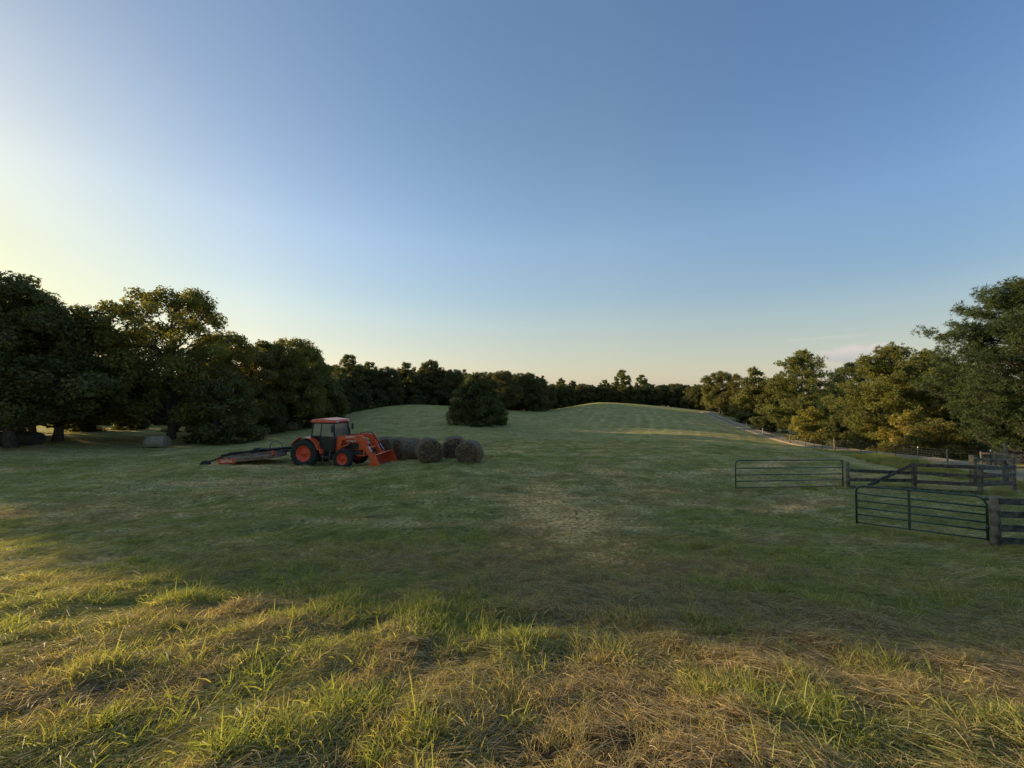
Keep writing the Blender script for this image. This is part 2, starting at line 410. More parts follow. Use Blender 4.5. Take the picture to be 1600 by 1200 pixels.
class MB:
    """collects shaped pieces into one mesh"""
    def __init__(s):
        s.v = []; s.f = []; s.sm = []

    def add(s, vs, fs, smooth=False):
        n = len(s.v)
        s.v += [tuple(v) for v in vs]
        for f in fs:
            s.f.append([n + i for i in f]); s.sm.append(smooth)
        return s

    def box(s, x0, x1, y0, y1, z0, z1, M=None):
        vs = [Vector((x, y, z)) for x in (x0, x1) for y in (y0, y1) for z in (z0, z1)]
        if M is not None: vs = [M @ v for v in vs]
        return s.add(vs, [(0, 1, 3, 2), (4, 6, 7, 5), (0, 4, 5, 1), (2, 3, 7, 6), (0, 2, 6, 4), (1, 5, 7, 3)])

    def bar(s, p0, p1, wd, ht, up=(0, 0, 1)):
        """rectangular bar from p0 to p1"""
        p0, p1 = Vector(p0), Vector(p1); d = (p1 - p0).normalized(); up = Vector(up)
        sd = d.cross(up)
        if sd.length < 1e-4: sd = d.cross(Vector((1, 0, 0)))
        sd.normalize(); u = sd.cross(d).normalized()
        vs = []
        for p in (p0, p1):
            for a, b in ((-1, -1), (1, -1), (1, 1), (-1, 1)):
                vs.append(p + sd * a * wd / 2 + u * b * ht / 2)
        return s.add(vs, [(0, 1, 2, 3), (7, 6, 5, 4), (0, 4, 5, 1), (1, 5, 6, 2), (2, 6, 7, 3), (3, 7, 4, 0)])

    def tube(s, pts, r, n=8, caps=True):
        pts = [Vector(p) for p in pts]
        rs = r if isinstance(r, (list, tuple)) else [r] * len(pts)
        base = len(s.v); ref = None
        for i, p in enumerate(pts):
            t = (pts[min(i + 1, len(pts) - 1)] - pts[max(i - 1, 0)]).normalized()
            if ref is None:
                ref = t.cross(Vector((0, 0, 1)))
                if ref.length < .1: ref = t.cross(Vector((1, 0, 0)))
            a = (ref - t * ref.dot(t)).normalized(); ref = a; b = t.cross(a)
            for k in range(n):
                q = 2 * PI * k / n
                s.v.append(tuple(p + (a * math.cos(q) + b * math.sin(q)) * rs[i]))
        for i in range(len(pts) - 1):
            for k in range(n):
                k2 = (k + 1) % n
                s.f.append([base + i * n + k, base + i * n + k2, base + (i + 1) * n + k2, base + (i + 1) * n + k]); s.sm.append(True)
        if caps:
            s.f.append([base + k for k in range(n)][::-1]); s.sm.append(False)
            s.f.append([base + (len(pts) - 1) * n + k for k in range(n)]); s.sm.append(False)
        return s

    def prism(s, poly, axis, a0, a1):
        """extrude a 2D polygon: axis 'y' -> poly in (x,z); 'z' -> (x,y); 'x' -> (y,z)"""
        def mk(p, a):
            return (p[0], a, p[1]) if axis == 'y' else ((p[0], p[1], a) if axis == 'z' else (a, p[0], p[1]))
        n = len(poly)
        vs = [mk(p, a0) for p in poly] + [mk(p, a1) for p in poly]
        fs = [tuple(range(n))[::-1], tuple(range(n, 2 * n))]
        for i in range(n):
            j = (i + 1) % n
            fs.append((i, j, n + j, n + i))
        return s.add(vs, fs)

    def lathe_y(s, prof, c=(0, 0, 0), n=36, close=False):
        """revolve (radius, y) about the Y axis"""
        base = len(s.v)
        for r, y in prof:
            for k in range(n):
                q = 2 * PI * k / n
                s.v.append((c[0] + r * math.cos(q), c[1] + y, c[2] + r * math.sin(q)))
        m = len(prof)
        for i in range(m if close else m - 1):
            i2 = (i + 1) % m
            for k in range(n):
                k2 = (k + 1) % n
                s.f.append([base + i * n + k, base + i * n + k2, base + i2 * n + k2, base + i2 * n + k]); s.sm.append(True)
        return s

    def build(s, name, mat, parent=None, bevel=0.0, smooth=None, seg=2):
        me = bpy.data.meshes.new(name)
        me.from_pydata(s.v, [], s.f)
        bm = bmesh.new(); bm.from_mesh(me); bmesh.ops.recalc_face_normals(bm, faces=bm.faces); bm.to_mesh(me); bm.free()
        me.polygons.foreach_set('use_smooth', [bool(x) if smooth is None else smooth for x in s.sm])
        me.materials.append(mat)
        o = bpy.data.objects.new(name, me)
        link(o, parent)
        if bevel:
            b = o.modifiers.new('bevel', 'BEVEL'); b.width = bevel; b.segments = seg; b.limit_method = 'ANGLE'; b.angle_limit = rad(40)
        return o


# ------------------------------------------------------------------ ground sheet
def windrow(x, y):
    u = x * math.cos(rad(19)) - y * math.sin(rad(19)); v = x * math.sin(rad(19)) + y * math.cos(rad(19))
    u = u + 1.2 * (fbm(x * .04, y * .04, 71, 2) - .5) + 14 * (v - 90) * (v - 90) / 9000
    ph = np.abs(((u / 2.6) % 1) - .5) * 2
    strp = np.clip((.34 - ph) / .16, 0, 1) * (.45 + .9 * fbm(x * .5, y * .12, 72, 2))
    mask = np.clip((y - 50) / 14, 0, 1) * np.clip((x - 6) / 14, 0, 1) * np.clip((175 - y) / 20, 0, 1)
    return strp * mask


def build_ground():
    fine = np.arange(-66, 66.01, .45)
    coarse = np.arange(69, 292, 3.0)
    ang = np.radians(np.concatenate([fine, coarse]))
    rr = [0.0]
    r = .35
    while r < 5200:
        rr.append(r); r *= 1.020 if r < 200 else 1.08
    rr = np.array(rr[1:])
    na, nr = len(ang), len(rr)
    X = rr[:, None] * np.sin(ang)[None]; Y = rr[:, None] * np.cos(ang)[None]
    x = np.concatenate([[0], X.ravel()]); y = np.concatenate([[0], Y.ravel()])
    z = gz(x, y)
    V = np.stack([x, y, z], 1)
    i = np.arange(nr - 1)[:, None] * na + 1; k = np.arange(na)[None]; k2 = (k + 1) % na
    Q = np.stack([i + k, i + na + k, i + na + k2, i + k2], -1).reshape(-1, 4)
    k = np.arange(na)
    T = np.stack([np.zeros(na, int), 1 + k, 1 + (k + 1) % na], 1)
    me = np_mesh('field', V, Q, T, smooth=True)
    a = me.attributes.new('dry', 'FLOAT', 'POINT'); a.data.foreach_set('value', dry(x, y).astype(np.float32))
    # rows of raked hay running up the far hill
    a = me.attributes.new('soil', 'FLOAT', 'POINT'); a.data.foreach_set('value', (np.clip((6.5 - np.hypot(x, y)) / 3.5, 0, 1) * np.clip(.55 + .45 * fbm(x * 1.3, y * 1.3, 301, 2) + np.exp(-((x - .55) / .7) ** 2 - ((y - 2.4) / .5) ** 2), 0, 1)).astype(np.float32))
    wr = windrow(x, y)
    a = me.attributes.new('windrow', 'FLOAT', 'POINT'); a.data.foreach_set('value', (wr * .45).astype(np.float32))
    me.materials.append(ground_mat())
    o = bpy.data.objects.new('field_ground', me); link(o); tag(o, kind='structure')


build_ground()

# ------------------------------------------------------------------ road
ROAD = [(26.5, 12), (27.6, 20.7), (31.0, 28), (34.6, 34), (37.4, 41), (40.6, 52), (43.6, 62), (47.2, 76), (51.5, 92), (57.5, 112), (64, 128), (72, 142)]


def catmull(pts, n=12):
    P_ = np.array(pts, float); out = []
    for i in range(len(P_) - 1):
        p0, p1, p2, p3 = P_[max(i - 1, 0)], P_[i], P_[i + 1], P_[min(i + 2, len(P_) - 1)]
        for t in np.linspace(0, 1, n, endpoint=False):
            out.append(.5 * ((2 * p1) + (-p0 + p2) * t + (2 * p0 - 5 * p1 + 4 * p2 - p3) * t * t + (-p0 + 3 * p1 - 3 * p2 + p3) * t ** 3))
    out.append(P_[-1])
    return np.array(out)


RC = catmull(ROAD, 14)


def build_road():
    tan = np.gradient(RC, axis=0); tan /= np.linalg.norm(tan, axis=1)[:, None]
    nrm = np.stack([tan[:, 1], -tan[:, 0]], 1)
    prof = [(-1.3, -.2), (-1.05, .05), (-.75, .08), (-.28, .15), (.28, .20), (.75, .24), (1.05, .30), (1.7, .2), (2.6, -.4)]
    V, Q = [], []
    tr = []
    for i, c in enumerate(RC):
        base = float(gz0(c[0], c[1])[0])
        for j, (o_, h) in enumerate(prof):
            wob = .12 * (vnoise(i * .7, j * 3.1, 3) - .5) * (2 if j in (0, 1, 6, 7, 8) else .3)
            p = c + nrm[i] * (o_ + wob)
            V.append((p[0], p[1], max(base, float(gz(p[0], p[1])[0])) + h + .03)); tr.append(1.0 if j in (3, 4) else 0.0)
    m = len(prof)
    for i in range(len(RC) - 1):
        for j in range(m - 1):
            a = i * m + j; Q.append((a, a + 1, a + m + 1, a + m))
    me = np_mesh('gravel_road', V, Q, tint=tr, smooth=True)
    mt, nt, out = newmat('gravel'); L = nt.links.new
    b = nt.nodes.new('ShaderNodeBsdfPrincipled'); b.inputs['Roughness'].default_value = .95
    tc = nt.nodes.new('ShaderNodeTexCoord'); nz = nt.nodes.new('ShaderNodeTexNoise'); nz.inputs['Scale'].default_value = 3; nz.inputs['Detail'].default_value = 8
    L(tc.outputs['Object'], nz.inputs['Vector'])
    rp = nt.nodes.new('ShaderNodeValToRGB'); rp.color_ramp.elements[0].position = .3; rp.color_ramp.elements[0].color = (.28, .19, .10, 1)
    rp.color_ramp.elements[1].position = .7; rp.color_ramp.elements[1].color = (.48, .35, .20, 1)
    L(nz.outputs[0], rp.inputs[0])
    at = nt.nodes.new('ShaderNodeAttribute'); at.attribute_name = 'tint'
    mm = nt.nodes.new('ShaderNodeMath'); mm.operation = 'MULTIPLY'; L(at.outputs['Fac'], mm.inputs[0]); L(nz.outputs[0], mm.inputs[1])
    mx = nt.nodes.new('ShaderNodeMix'); mx.data_type = 'RGBA'; mx.inputs['B'].default_value = (.07, .085, .035, 1)
    L(rp.outputs[0], mx.inputs['A']); L(mm.outputs[0], mx.inputs['Factor']); L(mx.outputs['Result'], b.inputs['Base Color']); L(b.outputs[0], out.inputs[0])
    me.materials.append(mt)
    o = bpy.data.objects.new('gravel_road', me); link(o); tag(o, kind='structure')


build_road()


def road_dist(x, y):
    d = np.full(len(x), 1e9)
    for c in RC[::3]:
        d = np.minimum(d, (x - c[0]) ** 2 + (y - c[1]) ** 2)
    return np.sqrt(d)


# ------------------------------------------------------------------ trees
RNG = np.random.default_rng(7)


def leaf_quads(cent, nrm, size, asp, rng):
    """diamond leaf / leaf-spray faces"""
    n = len(cent)
    nrm = nrm / (np.linalg.norm(nrm, axis=1)[:, None] + 1e-9)
    t = rng.normal(size=(n, 3)); t -= nrm * (t * nrm).sum(1)[:, None]; t /= np.linalg.norm(t, axis=1)[:, None] + 1e-9
    b = np.cross(nrm, t)
    s = size[:, None]
    fold = nrm * s * .18
    v = np.stack([cent - t * s, cent + b * s * asp + fold, cent + t * s, cent - b * s * asp + fold], 1).reshape(-1, 3)
    q = np.arange(n * 4).reshape(n, 4)
    return v, q


def branch_mesh(H, r0, clumps, rng, lean=(0, 0), base=.2, frac=1.0, twist=.35, multi=1):
    mb = MB()
    tops = []
    for k in range(multi):
        a = rng.uniform(0, 6.28)
        off = np.array([math.cos(a), math.sin(a)]) * (0 if multi == 1 else H * .10)
        pts, rs = [], []
        ns = 9
        wob = rng.normal(size=(ns, 2)) * H * .010
        for i in range(ns):
            t = i / (ns - 1)
            xy = np.array(lean) * t + wob[i] * (i > 0) + off * (t ** .8) * 2.2
            pts.append((xy[0], xy[1], -.3 + t * (H * .86 + .3))); rs.append(r0 * (1.35 if i == 0 else 1) * (1 - .85 * t) / (1 if multi == 1 else 1.5) + .02)
        mb.tube(pts, rs, 9)
        tops.append(np.array(pts))
    for c in clumps:
        if rng.random() > frac: continue
        tp = tops[rng.integers(len(tops))]
        hz = max(H * base * .55, c[2] - twist * np.hypot(c[0], c[1]) - rng.uniform(0, .08) * H)
        i = np.clip(np.searchsorted(tp[:, 2], hz), 1, len(tp) - 1)
        f = (hz - tp[i - 1, 2]) / max(1e-6, tp[i, 2] - tp[i - 1, 2]); s = tp[i - 1] + (tp[i] - tp[i - 1]) * np.clip(f, 0, 1)
        e = np.array(c); m1 = s + (e - s) * .4 + np.array([0, 0, .06 * H * rng.uniform(-.5, .6)]) + rng.normal(size=3) * .02 * H
        m2 = s + (e - s) * .75 + rng.normal(size=3) * .02 * H
        br = max(.025, r0 * .34 * (1 - .7 * hz / H))
        mb.tube([s, m1, m2, e], [br, br * .7, br * .42, .012], 5, caps=False)
    return mb


def make_deciduous(seed, H, R, base, prof, ncl, clr, nleaf, leaf, asym=.45, flat=.75, shell=.5, r0=.35, multi=1, lean=(0, 0), top_gap=1.0):
    rng = np.random.default_rng(seed)
    cl, cr = [], []
    tries = 0
    while len(cl) < ncl and tries < 20000:
        tries += 1
        u = rng.random(); a = rng.uniform(0, 2 * PI)
        env = R * prof(u) * (1 - asym * .5 + asym * float(vnoise(a * 1.3 + seed, u * 4.0, seed)))
        rr_ = env * (shell + (1 - shell) * rng.random() ** .6) if rng.random() < .8 else env * rng.random()
        z = H * (base + (1 - base) * u)
        p = np.array([rr_ * math.cos(a) + lean[0] * u, rr_ * math.sin(a) + lean[1] * u, z])
        if any(np.linalg.norm((p - q) * (1, 1, 1.2)) < clr * .62 * top_gap for q in cl): continue
        cl.append(p); cr.append(clr * rng.uniform(.6, 1.25) * (.75 + .35 * (1 - u)))
    C = np.array(cl); RR = np.array(cr)
    per = np.maximum(20, (nleaf * (RR ** 2) / (RR ** 2).sum()).astype(int))
    idx = np.repeat(np.arange(len(C)), per)
    n = len(idx)
    d = rng.normal(size=(n, 3)); d /= np.linalg.norm(d, axis=1)[:, None]
    rad_ = rng.random(n) ** .42
    # each clump is itself ragged: a few lobes
    lobes = .62 + .6 * vnoise(d[:, 0] * 2.2 + idx * 7.3, d[:, 1] * 2.2 + d[:, 2] * 2.7 + idx * 3.1, seed + 5)
    pos = C[idx] + d * (rad_ * RR[idx] * lobes)[:, None] * np.array([1, 1, flat])
    nr = d * .7 + np.array([0, 0, .55]) + rng.normal(size=(n, 3)) * .65
    size = leaf * np.clip(np.exp(rng.normal(-.05, .38, n)), .4, 2.1)
    v, q = leaf_quads(pos, nr, size, .55, rng)
    ct = rng.random(len(C))
    tint = np.clip(.25 + .45 * ct[idx] + rng.normal(size=n) * .18, 0, 1)
    crown = np_mesh('crown', v, q, tint=np.repeat(tint, 4))
    tr = branch_mesh(H, r0, cl, rng, lean, base, frac=.8, multi=multi)
    return crown, tr


def make_pine(seed, H, R, base, prof, whorl, per, tuft=.32, needles=9, r0=.22, droop=.1, lean=(0, 0), fill=1.0, nw=.030):
    rng = np.random.default_rng(seed)
    tips, dirs, tid = [], [], []
    ends = []
    z = H * base
    wid = 0
    while z < H * .97:
        u = (z - H * base) / (H * (1 - base))
        nb = rng.integers(max(2, per - 1), per + 2)
        a0 = rng.uniform(0, 6.28)
        for k in range(nb):
            a = a0 + 2 * PI * k / nb + rng.normal() * .35
            Lb = R * prof(u) * rng.uniform(.55, 1.12)
            up = rng.uniform(.05, .45) * (1 + u) - droop
            dr = np.array([math.cos(a), math.sin(a), up]); dr /= np.linalg.norm(dr)
            s = np.array([lean[0] * z / H, lean[1] * z / H, z])
            e = s + dr * Lb; ends.append(e)
            side = np.cross(dr, [0, 0, 1]); side /= np.linalg.norm(side)
            nc = max(3, int((1.5 + Lb * 2.1) * fill)); tc = .25 + .75 * (np.arange(nc) + rng.random(nc)) / nc
            lc = rng.normal(size=nc) * (.06 + .20 * Lb * (1 - .75 * tc)); rc = rng.uniform(.16, .36, nc)
            cc = s + dr * (tc * Lb)[:, None] + side * lc[:, None] + np.array([0, 0, 1]) * (rng.normal(size=nc) * .14 + .14)[:, None]
            ci = np.repeat(np.arange(nc), 9); nt_ = len(ci)
            p = cc[ci] + rng.normal(size=(nt_, 3)) * rc[ci][:, None] * .62
            lat = lc[ci] + rng.normal(size=nt_) * .05
            dd = (p - cc[ci]) * 2.2 + dr * .35 + np.array([0, 0, .35]) + rng.normal(size=(nt_, 3)) * .25
            tips.append(p); dirs.append(dd); tid += [wid] * nt_; wid += 1
        z += whorl * rng.uniform(.7, 1.3)
    p = np.concatenate(tips); d = np.concatenate(dirs); d /= np.linalg.norm(d, axis=1)[:, None]; tid = np.array(tid)
    n = len(p)
    pi = np.repeat(np.arange(n), needles); m = len(pi)
    nd = d[pi] * .75 + rng.normal(size=(m, 3)) * .62; nd /= np.linalg.norm(nd, axis=1)[:, None]
    ln = tuft * rng.uniform(.65, 1.25, m)
    sd = np.cross(nd, rng.normal(size=(m, 3))); sd /= np.linalg.norm(sd, axis=1)[:, None]
    s0 = p[pi]; e0 = s0 + nd * ln[:, None]; mid = s0 + nd * (ln * .45)[:, None]
    v = np.stack([s0, mid + sd * nw, e0, mid - sd * nw], 1).reshape(-1, 3)
    q = np.arange(m * 4).reshape(m, 4)
    wt_ = rng.random(wid)
    tint = np.clip(.2 + .4 * wt_[tid][pi] + rng.normal(size=m) * .15 + .15 * (rng.random(n) > .7)[pi], 0, 1)
    crown = np_mesh('crown', v, q, tint=np.repeat(tint, 4))
    tr = branch_mesh(H, r0, ends, rng, lean, base, frac=1.0, twist=.25)
    return crown, tr


bark = pmat('bark', (.075, .060, .046), .95, var=.45, scale=6, bump=.9, bscale=18)
bark_pine = pmat('pine_bark', (.055, .042, .032), .95, var=.45, scale=6, bump=.9, bscale=18)
LM = {
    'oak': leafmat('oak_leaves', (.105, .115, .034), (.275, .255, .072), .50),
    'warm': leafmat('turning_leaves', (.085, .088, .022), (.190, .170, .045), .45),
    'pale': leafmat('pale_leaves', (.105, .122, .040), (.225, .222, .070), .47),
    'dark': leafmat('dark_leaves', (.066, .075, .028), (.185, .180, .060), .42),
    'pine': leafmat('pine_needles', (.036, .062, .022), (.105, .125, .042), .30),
    'pinewarm': leafmat('sunlit_pine_needles', (.105, .115, .034), (.275, .255, .068), .38),  # warm sunlit tone put into the needle colour
    'bush': leafmat('bush_leaves', (.165, .165, .036), (.36, .32, .075), .50),
}
round_p = lambda u: math.sin(PI * min(1, max(0, u * .86 + .12))) ** .55
dome_p = lambda u: (1 - u ** 2.3) ** .6 * (.72 + .4 * math.sin(PI * min(1, u * 1.5 + .15)))
tall_p = lambda u: math.sin(PI * min(1, u * .80 + .16)) ** .8
shrub_p = lambda u: (1 - u ** 2.0) ** .55
cone_p = lambda u: (1 - u) ** .8 * .95 + .08
pine_p = lambda u: (.55 + .6 * math.sin(PI * min(1, u * .9 + .1))) * (1 - u ** 3.5) + .12
SPEC = {
    'spreading': lambda: (make_deciduous(11, 18, 8.8, .17, round_p, 190, 1.5, 78000, .132, r0=.42, asym=.6), bark, 'oak'),
    'ragged': lambda: (make_deciduous(12, 17, 7.0, .19, dome_p, 140, 1.5, 62000, .135, r0=.40, asym=.8), bark, 'oak'),
    'broad': lambda: (make_deciduous(13, 15, 6.2, .19, round_p, 120, 1.5, 52000, .14, r0=.33, asym=.55), bark, 'oak'),
    'thicket': lambda: (make_deciduous(14, 10, 4.6, .02, shrub_p, 90, 1.15, 22000, .15, r0=.20, asym=.4, multi=3), bark, 'dark'),
    'round': lambda: (make_deciduous(15, 9, 5.2, .01, shrub_p, 160, 1.05, 46000, .125, r0=.25, asym=.42, multi=3), bark, 'dark'),
    'poplar': lambda: (make_deciduous(16, 16, 4.2, .22, tall_p, 90, 1.15, 19000, .19, r0=.26, asym=.7), bark, 'pale'),
    'elm': lambda: (make_deciduous(17, 15, 5.0, .12, tall_p, 95, 1.4, 22000, .20, r0=.28, asym=.6), bark, 'oak'),
    'forest': lambda: (make_deciduous(18, 14, 4.3, .06, dome_p, 60, 1.45, 12000, .25, r0=.25, asym=.5), bark, 'dark'),
    'bush': lambda: (make_deciduous(19, 5.5, 2.8, .02, shrub_p, 60, .80, 15000, .11, r0=.09, asym=.5, multi=4), bark, 'bush'),
    'scrub': lambda: (make_deciduous(20, 4.5, 2.6, .02, shrub_p, 50, .8, 13000, .11, r0=.08, asym=.5, multi=4), bark, 'dark'),
    'leafy': lambda: (make_deciduous(21, 12, 4.4, .08, dome_p, 75, 1.3, 18000, .18, r0=.22, asym=.55), bark, 'pale'),
    'pine_round': lambda: (make_pine(31, 13.5, 4.6, .10, pine_p, .66, 6, r0=.24, fill=1.0), bark_pine, 'pinewarm'),
    'pine_dense': lambda: (make_pine(32, 13, 4.9, .04, pine_p, .60, 6, r0=.22, fill=1.0), bark_pine, 'pinewarm'),
    'pine_tall': lambda: (make_pine(33, 15.5, 5.4, .10, pine_p, .66, 7, tuft=.30, r0=.30, droop=.02, needles=9, nw=.020, fill=1.7), bark_pine, 'pine'),
    'pine_far': lambda: (make_pine(34, 14, 3.0, .25, pine_p, .9, 5, r0=.2, needles=6, tuft=.45, nw=.06), bark_pine, 'pine'),
}
PROTO = {}


def tree(spec, px, d, top, label, name='tree', cat='tree', leaf=None, rz=None, group=None, x=None, sink=.15, wide=1.0):
    """a tree whose stem stands at photo column px, depth d, and whose tip reaches photo row top"""
    if spec not in PROTO:
        (crown, tr), bk, lm = SPEC[spec]()
        crown.materials.append(LM[lm])
        h = max(v.co.z for v in crown.vertices)
        tm = bpy.data.meshes.new('trunk'); tm.from_pydata(tr.v, [], tr.f); tm.polygons.foreach_set('use_smooth', tr.sm); tm.materials.append(bk)
        PROTO[spec] = (crown, tm, h, lm)
    crown, tm, h, lm = PROTO[spec]
    X = (px - 800) / F * d if x is None else x
    g = float(gz0(X, d)[0])
    ztop = P(px, top, d)[2] if top < 1000 else g + (top - 1000)
    s = (ztop - g) / h
    r = random.Random(int(px * 7 + d * 13))
    o = empty(name, (X, d, g - sink), r.uniform(0, 6.28) if rz is None else rz, (s * wide, s * wide, s))
    c = bpy.data.objects.new('crown', crown); link(c, o)
    if leaf and leaf != lm:
        c.material_slots[0].link = 'OBJECT'; c.material_slots[0].material = LM[leaf]
    t = bpy.data.objects.new('trunk', tm); link(t, o)
    tag(o, label, cat, group)
    return o


# left edge, from the frame's edge inwards
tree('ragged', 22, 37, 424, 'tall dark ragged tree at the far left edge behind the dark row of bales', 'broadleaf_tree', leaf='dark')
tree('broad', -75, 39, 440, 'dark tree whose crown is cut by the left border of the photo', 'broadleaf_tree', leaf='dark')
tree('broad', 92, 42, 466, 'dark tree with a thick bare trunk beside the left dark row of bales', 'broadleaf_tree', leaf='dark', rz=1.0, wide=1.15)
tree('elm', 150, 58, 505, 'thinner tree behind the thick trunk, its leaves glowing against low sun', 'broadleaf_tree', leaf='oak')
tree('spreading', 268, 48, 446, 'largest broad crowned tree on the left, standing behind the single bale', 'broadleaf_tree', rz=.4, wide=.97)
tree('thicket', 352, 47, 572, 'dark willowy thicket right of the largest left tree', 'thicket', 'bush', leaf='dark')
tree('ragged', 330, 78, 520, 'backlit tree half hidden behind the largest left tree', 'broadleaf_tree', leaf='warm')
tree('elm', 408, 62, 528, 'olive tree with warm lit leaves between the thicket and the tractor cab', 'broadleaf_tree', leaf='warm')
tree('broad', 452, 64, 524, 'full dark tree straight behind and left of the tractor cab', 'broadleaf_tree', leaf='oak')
tree('broad', 377, 57, 536, 'dark tree added between the dark willowy thicket and the olive tree', 'broadleaf_tree', leaf='oak', rz=2.4)  # added to shut out a streak of low sun on the field
tree('broad', 480, 80, 551, 'dark tree added just right of and behind the full dark tree', 'broadleaf_tree', leaf='dark', rz=.9)  # also added, blocks a second sun streak
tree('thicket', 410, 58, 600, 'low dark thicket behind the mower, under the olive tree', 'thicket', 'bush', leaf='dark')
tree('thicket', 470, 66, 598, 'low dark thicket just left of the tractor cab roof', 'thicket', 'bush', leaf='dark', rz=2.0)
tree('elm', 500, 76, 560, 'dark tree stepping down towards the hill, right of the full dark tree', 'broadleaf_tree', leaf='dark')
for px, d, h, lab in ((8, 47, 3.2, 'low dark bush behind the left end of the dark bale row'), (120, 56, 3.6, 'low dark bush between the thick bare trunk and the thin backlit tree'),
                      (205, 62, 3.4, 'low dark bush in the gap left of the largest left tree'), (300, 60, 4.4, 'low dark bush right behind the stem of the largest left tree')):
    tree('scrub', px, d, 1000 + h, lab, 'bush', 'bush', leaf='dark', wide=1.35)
# skyline trees along the wood behind the left hill
sky_t = [(545, 100, 551, 'poplar', 'rounded tall crown rising highest over the wood left of the hill top'),
         (577, 112, 563, 'poplar', 'small thin crown second from the left over the wood behind the hill'),
         (634, 122, 564, 'poplar', 'thin airy crown above the wood over the left hill crest'),
         (674, 124, 560, 'elm', 'wide lumpy crown above the wood just left of the round tree'),
         (708, 118, 575, 'broad', 'dark rounded crown touching the round tree from the left'),
         (788, 104, 577, 'broad', 'dark broad crown peeking out right behind the round tree'),
         (876, 205, 589, 'pine_far', 'dark upright pine tip in the far wood, left of centre'),
         (896, 205, 593, 'pine_far', 'smaller dark pine tip right beside the upright pine tip'),
         (972, 196, 576, 'poplar', 'tall pale loose tree standing highest over the far wood'),
         (1003, 200, 584, 'poplar', 'pale thin tree just right of the highest far tree'),
         (945, 200, 592, 'poplar', 'low pale tree just left of the highest far tree')]
for px, d, top, sp, lab in sky_t:
    tree(sp, px, d, top, lab, 'skyline_tree', leaf='pale' if sp == 'poplar' else 'dark')
rg = random.Random(5)
GW = 'trees of the dark wood behind the left hill'
for row in range(3):
    for i in range(17):
        t = (i + rg.uniform(-.3, .3) + row * .33) / 16
        px = 492 + 345 * t
        d = 84 + 48 * math.sin(min(1, t * 1.15) * PI / 2) + row * 7 + rg.uniform(-1.5, 2)
        if px > 790: d -= 14
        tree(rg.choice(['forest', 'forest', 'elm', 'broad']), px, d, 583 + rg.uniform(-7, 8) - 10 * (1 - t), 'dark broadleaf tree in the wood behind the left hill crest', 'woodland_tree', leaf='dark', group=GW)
for i in range(16):
    px = 500 + 300 * (i + rg.uniform(-.3, .3)) / 15
    d = 78 + 40 * math.sin(min(1, i / 13) * PI / 2) + 2
    tree('scrub', px, d, 1000 + rg.uniform(2.8, 4.2), 'low dark bush along the edge of the wood behind the left hill', 'bush', 'bush', leaf='dark', group='bushes at the edge of the wood behind the left hill')
tree('round', 748, 66, 579, 'round dense dark tree standing alone on the mown field in the middle', 'round_tree', leaf='dark', wide=1.0)
GF = 'trees of the far wood behind the middle hill'
for row in range(3):
    for i in range(26):
        px = 806 + 292 * (i + rg.uniform(-.35, .35) + row * .3) / 25
        d = 188 + row * 9 + rg.uniform(-3, 3) + (-14 if px < 850 else 0) - max(0, px - 1040) * .35
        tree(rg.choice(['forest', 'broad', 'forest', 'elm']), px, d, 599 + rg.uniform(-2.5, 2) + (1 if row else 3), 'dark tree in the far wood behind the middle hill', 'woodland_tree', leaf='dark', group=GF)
# right side
tree('pine_tall', 1602, 31, 422, 'tall green pine at the right edge with layered feathery branches', 'pine_tree', rz=.6)
tree('pine_tall', 1700, 42, 470, 'tall pine mostly cut off by the right border', 'pine_tree', rz=2.6)
tree('pine_dense', 1510, 44, 560, 'dark shaded pine under the branches of the tall right edge pine', 'pine_tree', leaf='pine', rz=1.2)
tree('pine_dense', 1392, 46, 531, 'bulky pine with sunlit warm needles, tallest left of the tall right edge pine', 'pine_tree', rz=.2, wide=1.08)
tree('pine_dense', 1450, 52, 540, 'warm topped pine close behind the bulky pine', 'pine_tree', rz=3.3)
tree('pine_round', 1330, 56, 562, 'pine seen in the gap between the round topped pine and the bulky pine', 'pine_tree', leaf='pine', rz=4.0)
tree('pine_round', 1253, 68, 543, 'round topped pine with golden lit left side beside the gravel road', 'pine_tree', rz=2.2, wide=1.05)
tree('leafy', 1182, 94, 571, 'pale green leafy tree left of the round topped pine', 'broadleaf_tree', leaf='pale')
tree('leafy', 1213, 88, 583, 'pale leafy tree tucked behind the round topped pine', 'broadleaf_tree', leaf='warm', rz=2)
tree('broad', 1124, 126, 578, 'olive lit tree at the left end of the right tree line by the road', 'broadleaf_tree', leaf='pale')
tree('leafy', 1152, 112, 582, 'second tree from the left end of the right tree line', 'broadleaf_tree', leaf='warm', rz=1)
tree('forest', 1140, 119, 622, 'dark low tree under the left end of the right tree line', 'broadleaf_tree', leaf='dark')
tree('scrub', 1172, 93, 628, 'dark bush under the pale green leafy tree by the road', 'bush', 'bush', leaf='dark', wide=1.25)
tree('scrub', 1205, 77, 634, 'dark bush beside the road left of the yellow bush', 'bush', 'bush', leaf='dark', wide=1.2)
tree('bush', 1268, 60, 632, 'rounded yellow bush glowing in the sun beside the gravel road', 'bush', 'bush')
tree('thicket', 1318, 55, 640, 'dark green thicket right of the yellow bush', 'thicket', 'bush', leaf='dark')
tree('bush', 1420, 41, 636, 'yellow green bush in front of the bulky pine', 'bush', 'bush', leaf='bush', rz=1.2)
tree('scrub', 1370, 47, 655, 'dark bush between the thicket and the yellow green bush', 'bush', 'bush', leaf='oak', wide=1.2)
tree('bush', 1466, 36, 650, 'olive bush right of the yellow green bush, above the wire fence', 'bush', 'bush', leaf='oak', rz=2.2, wide=1.2)
tree('scrub', 1500, 40, 668, 'low dark bush under the dark shaded pine', 'bush', 'bush', leaf='dark', wide=1.2)
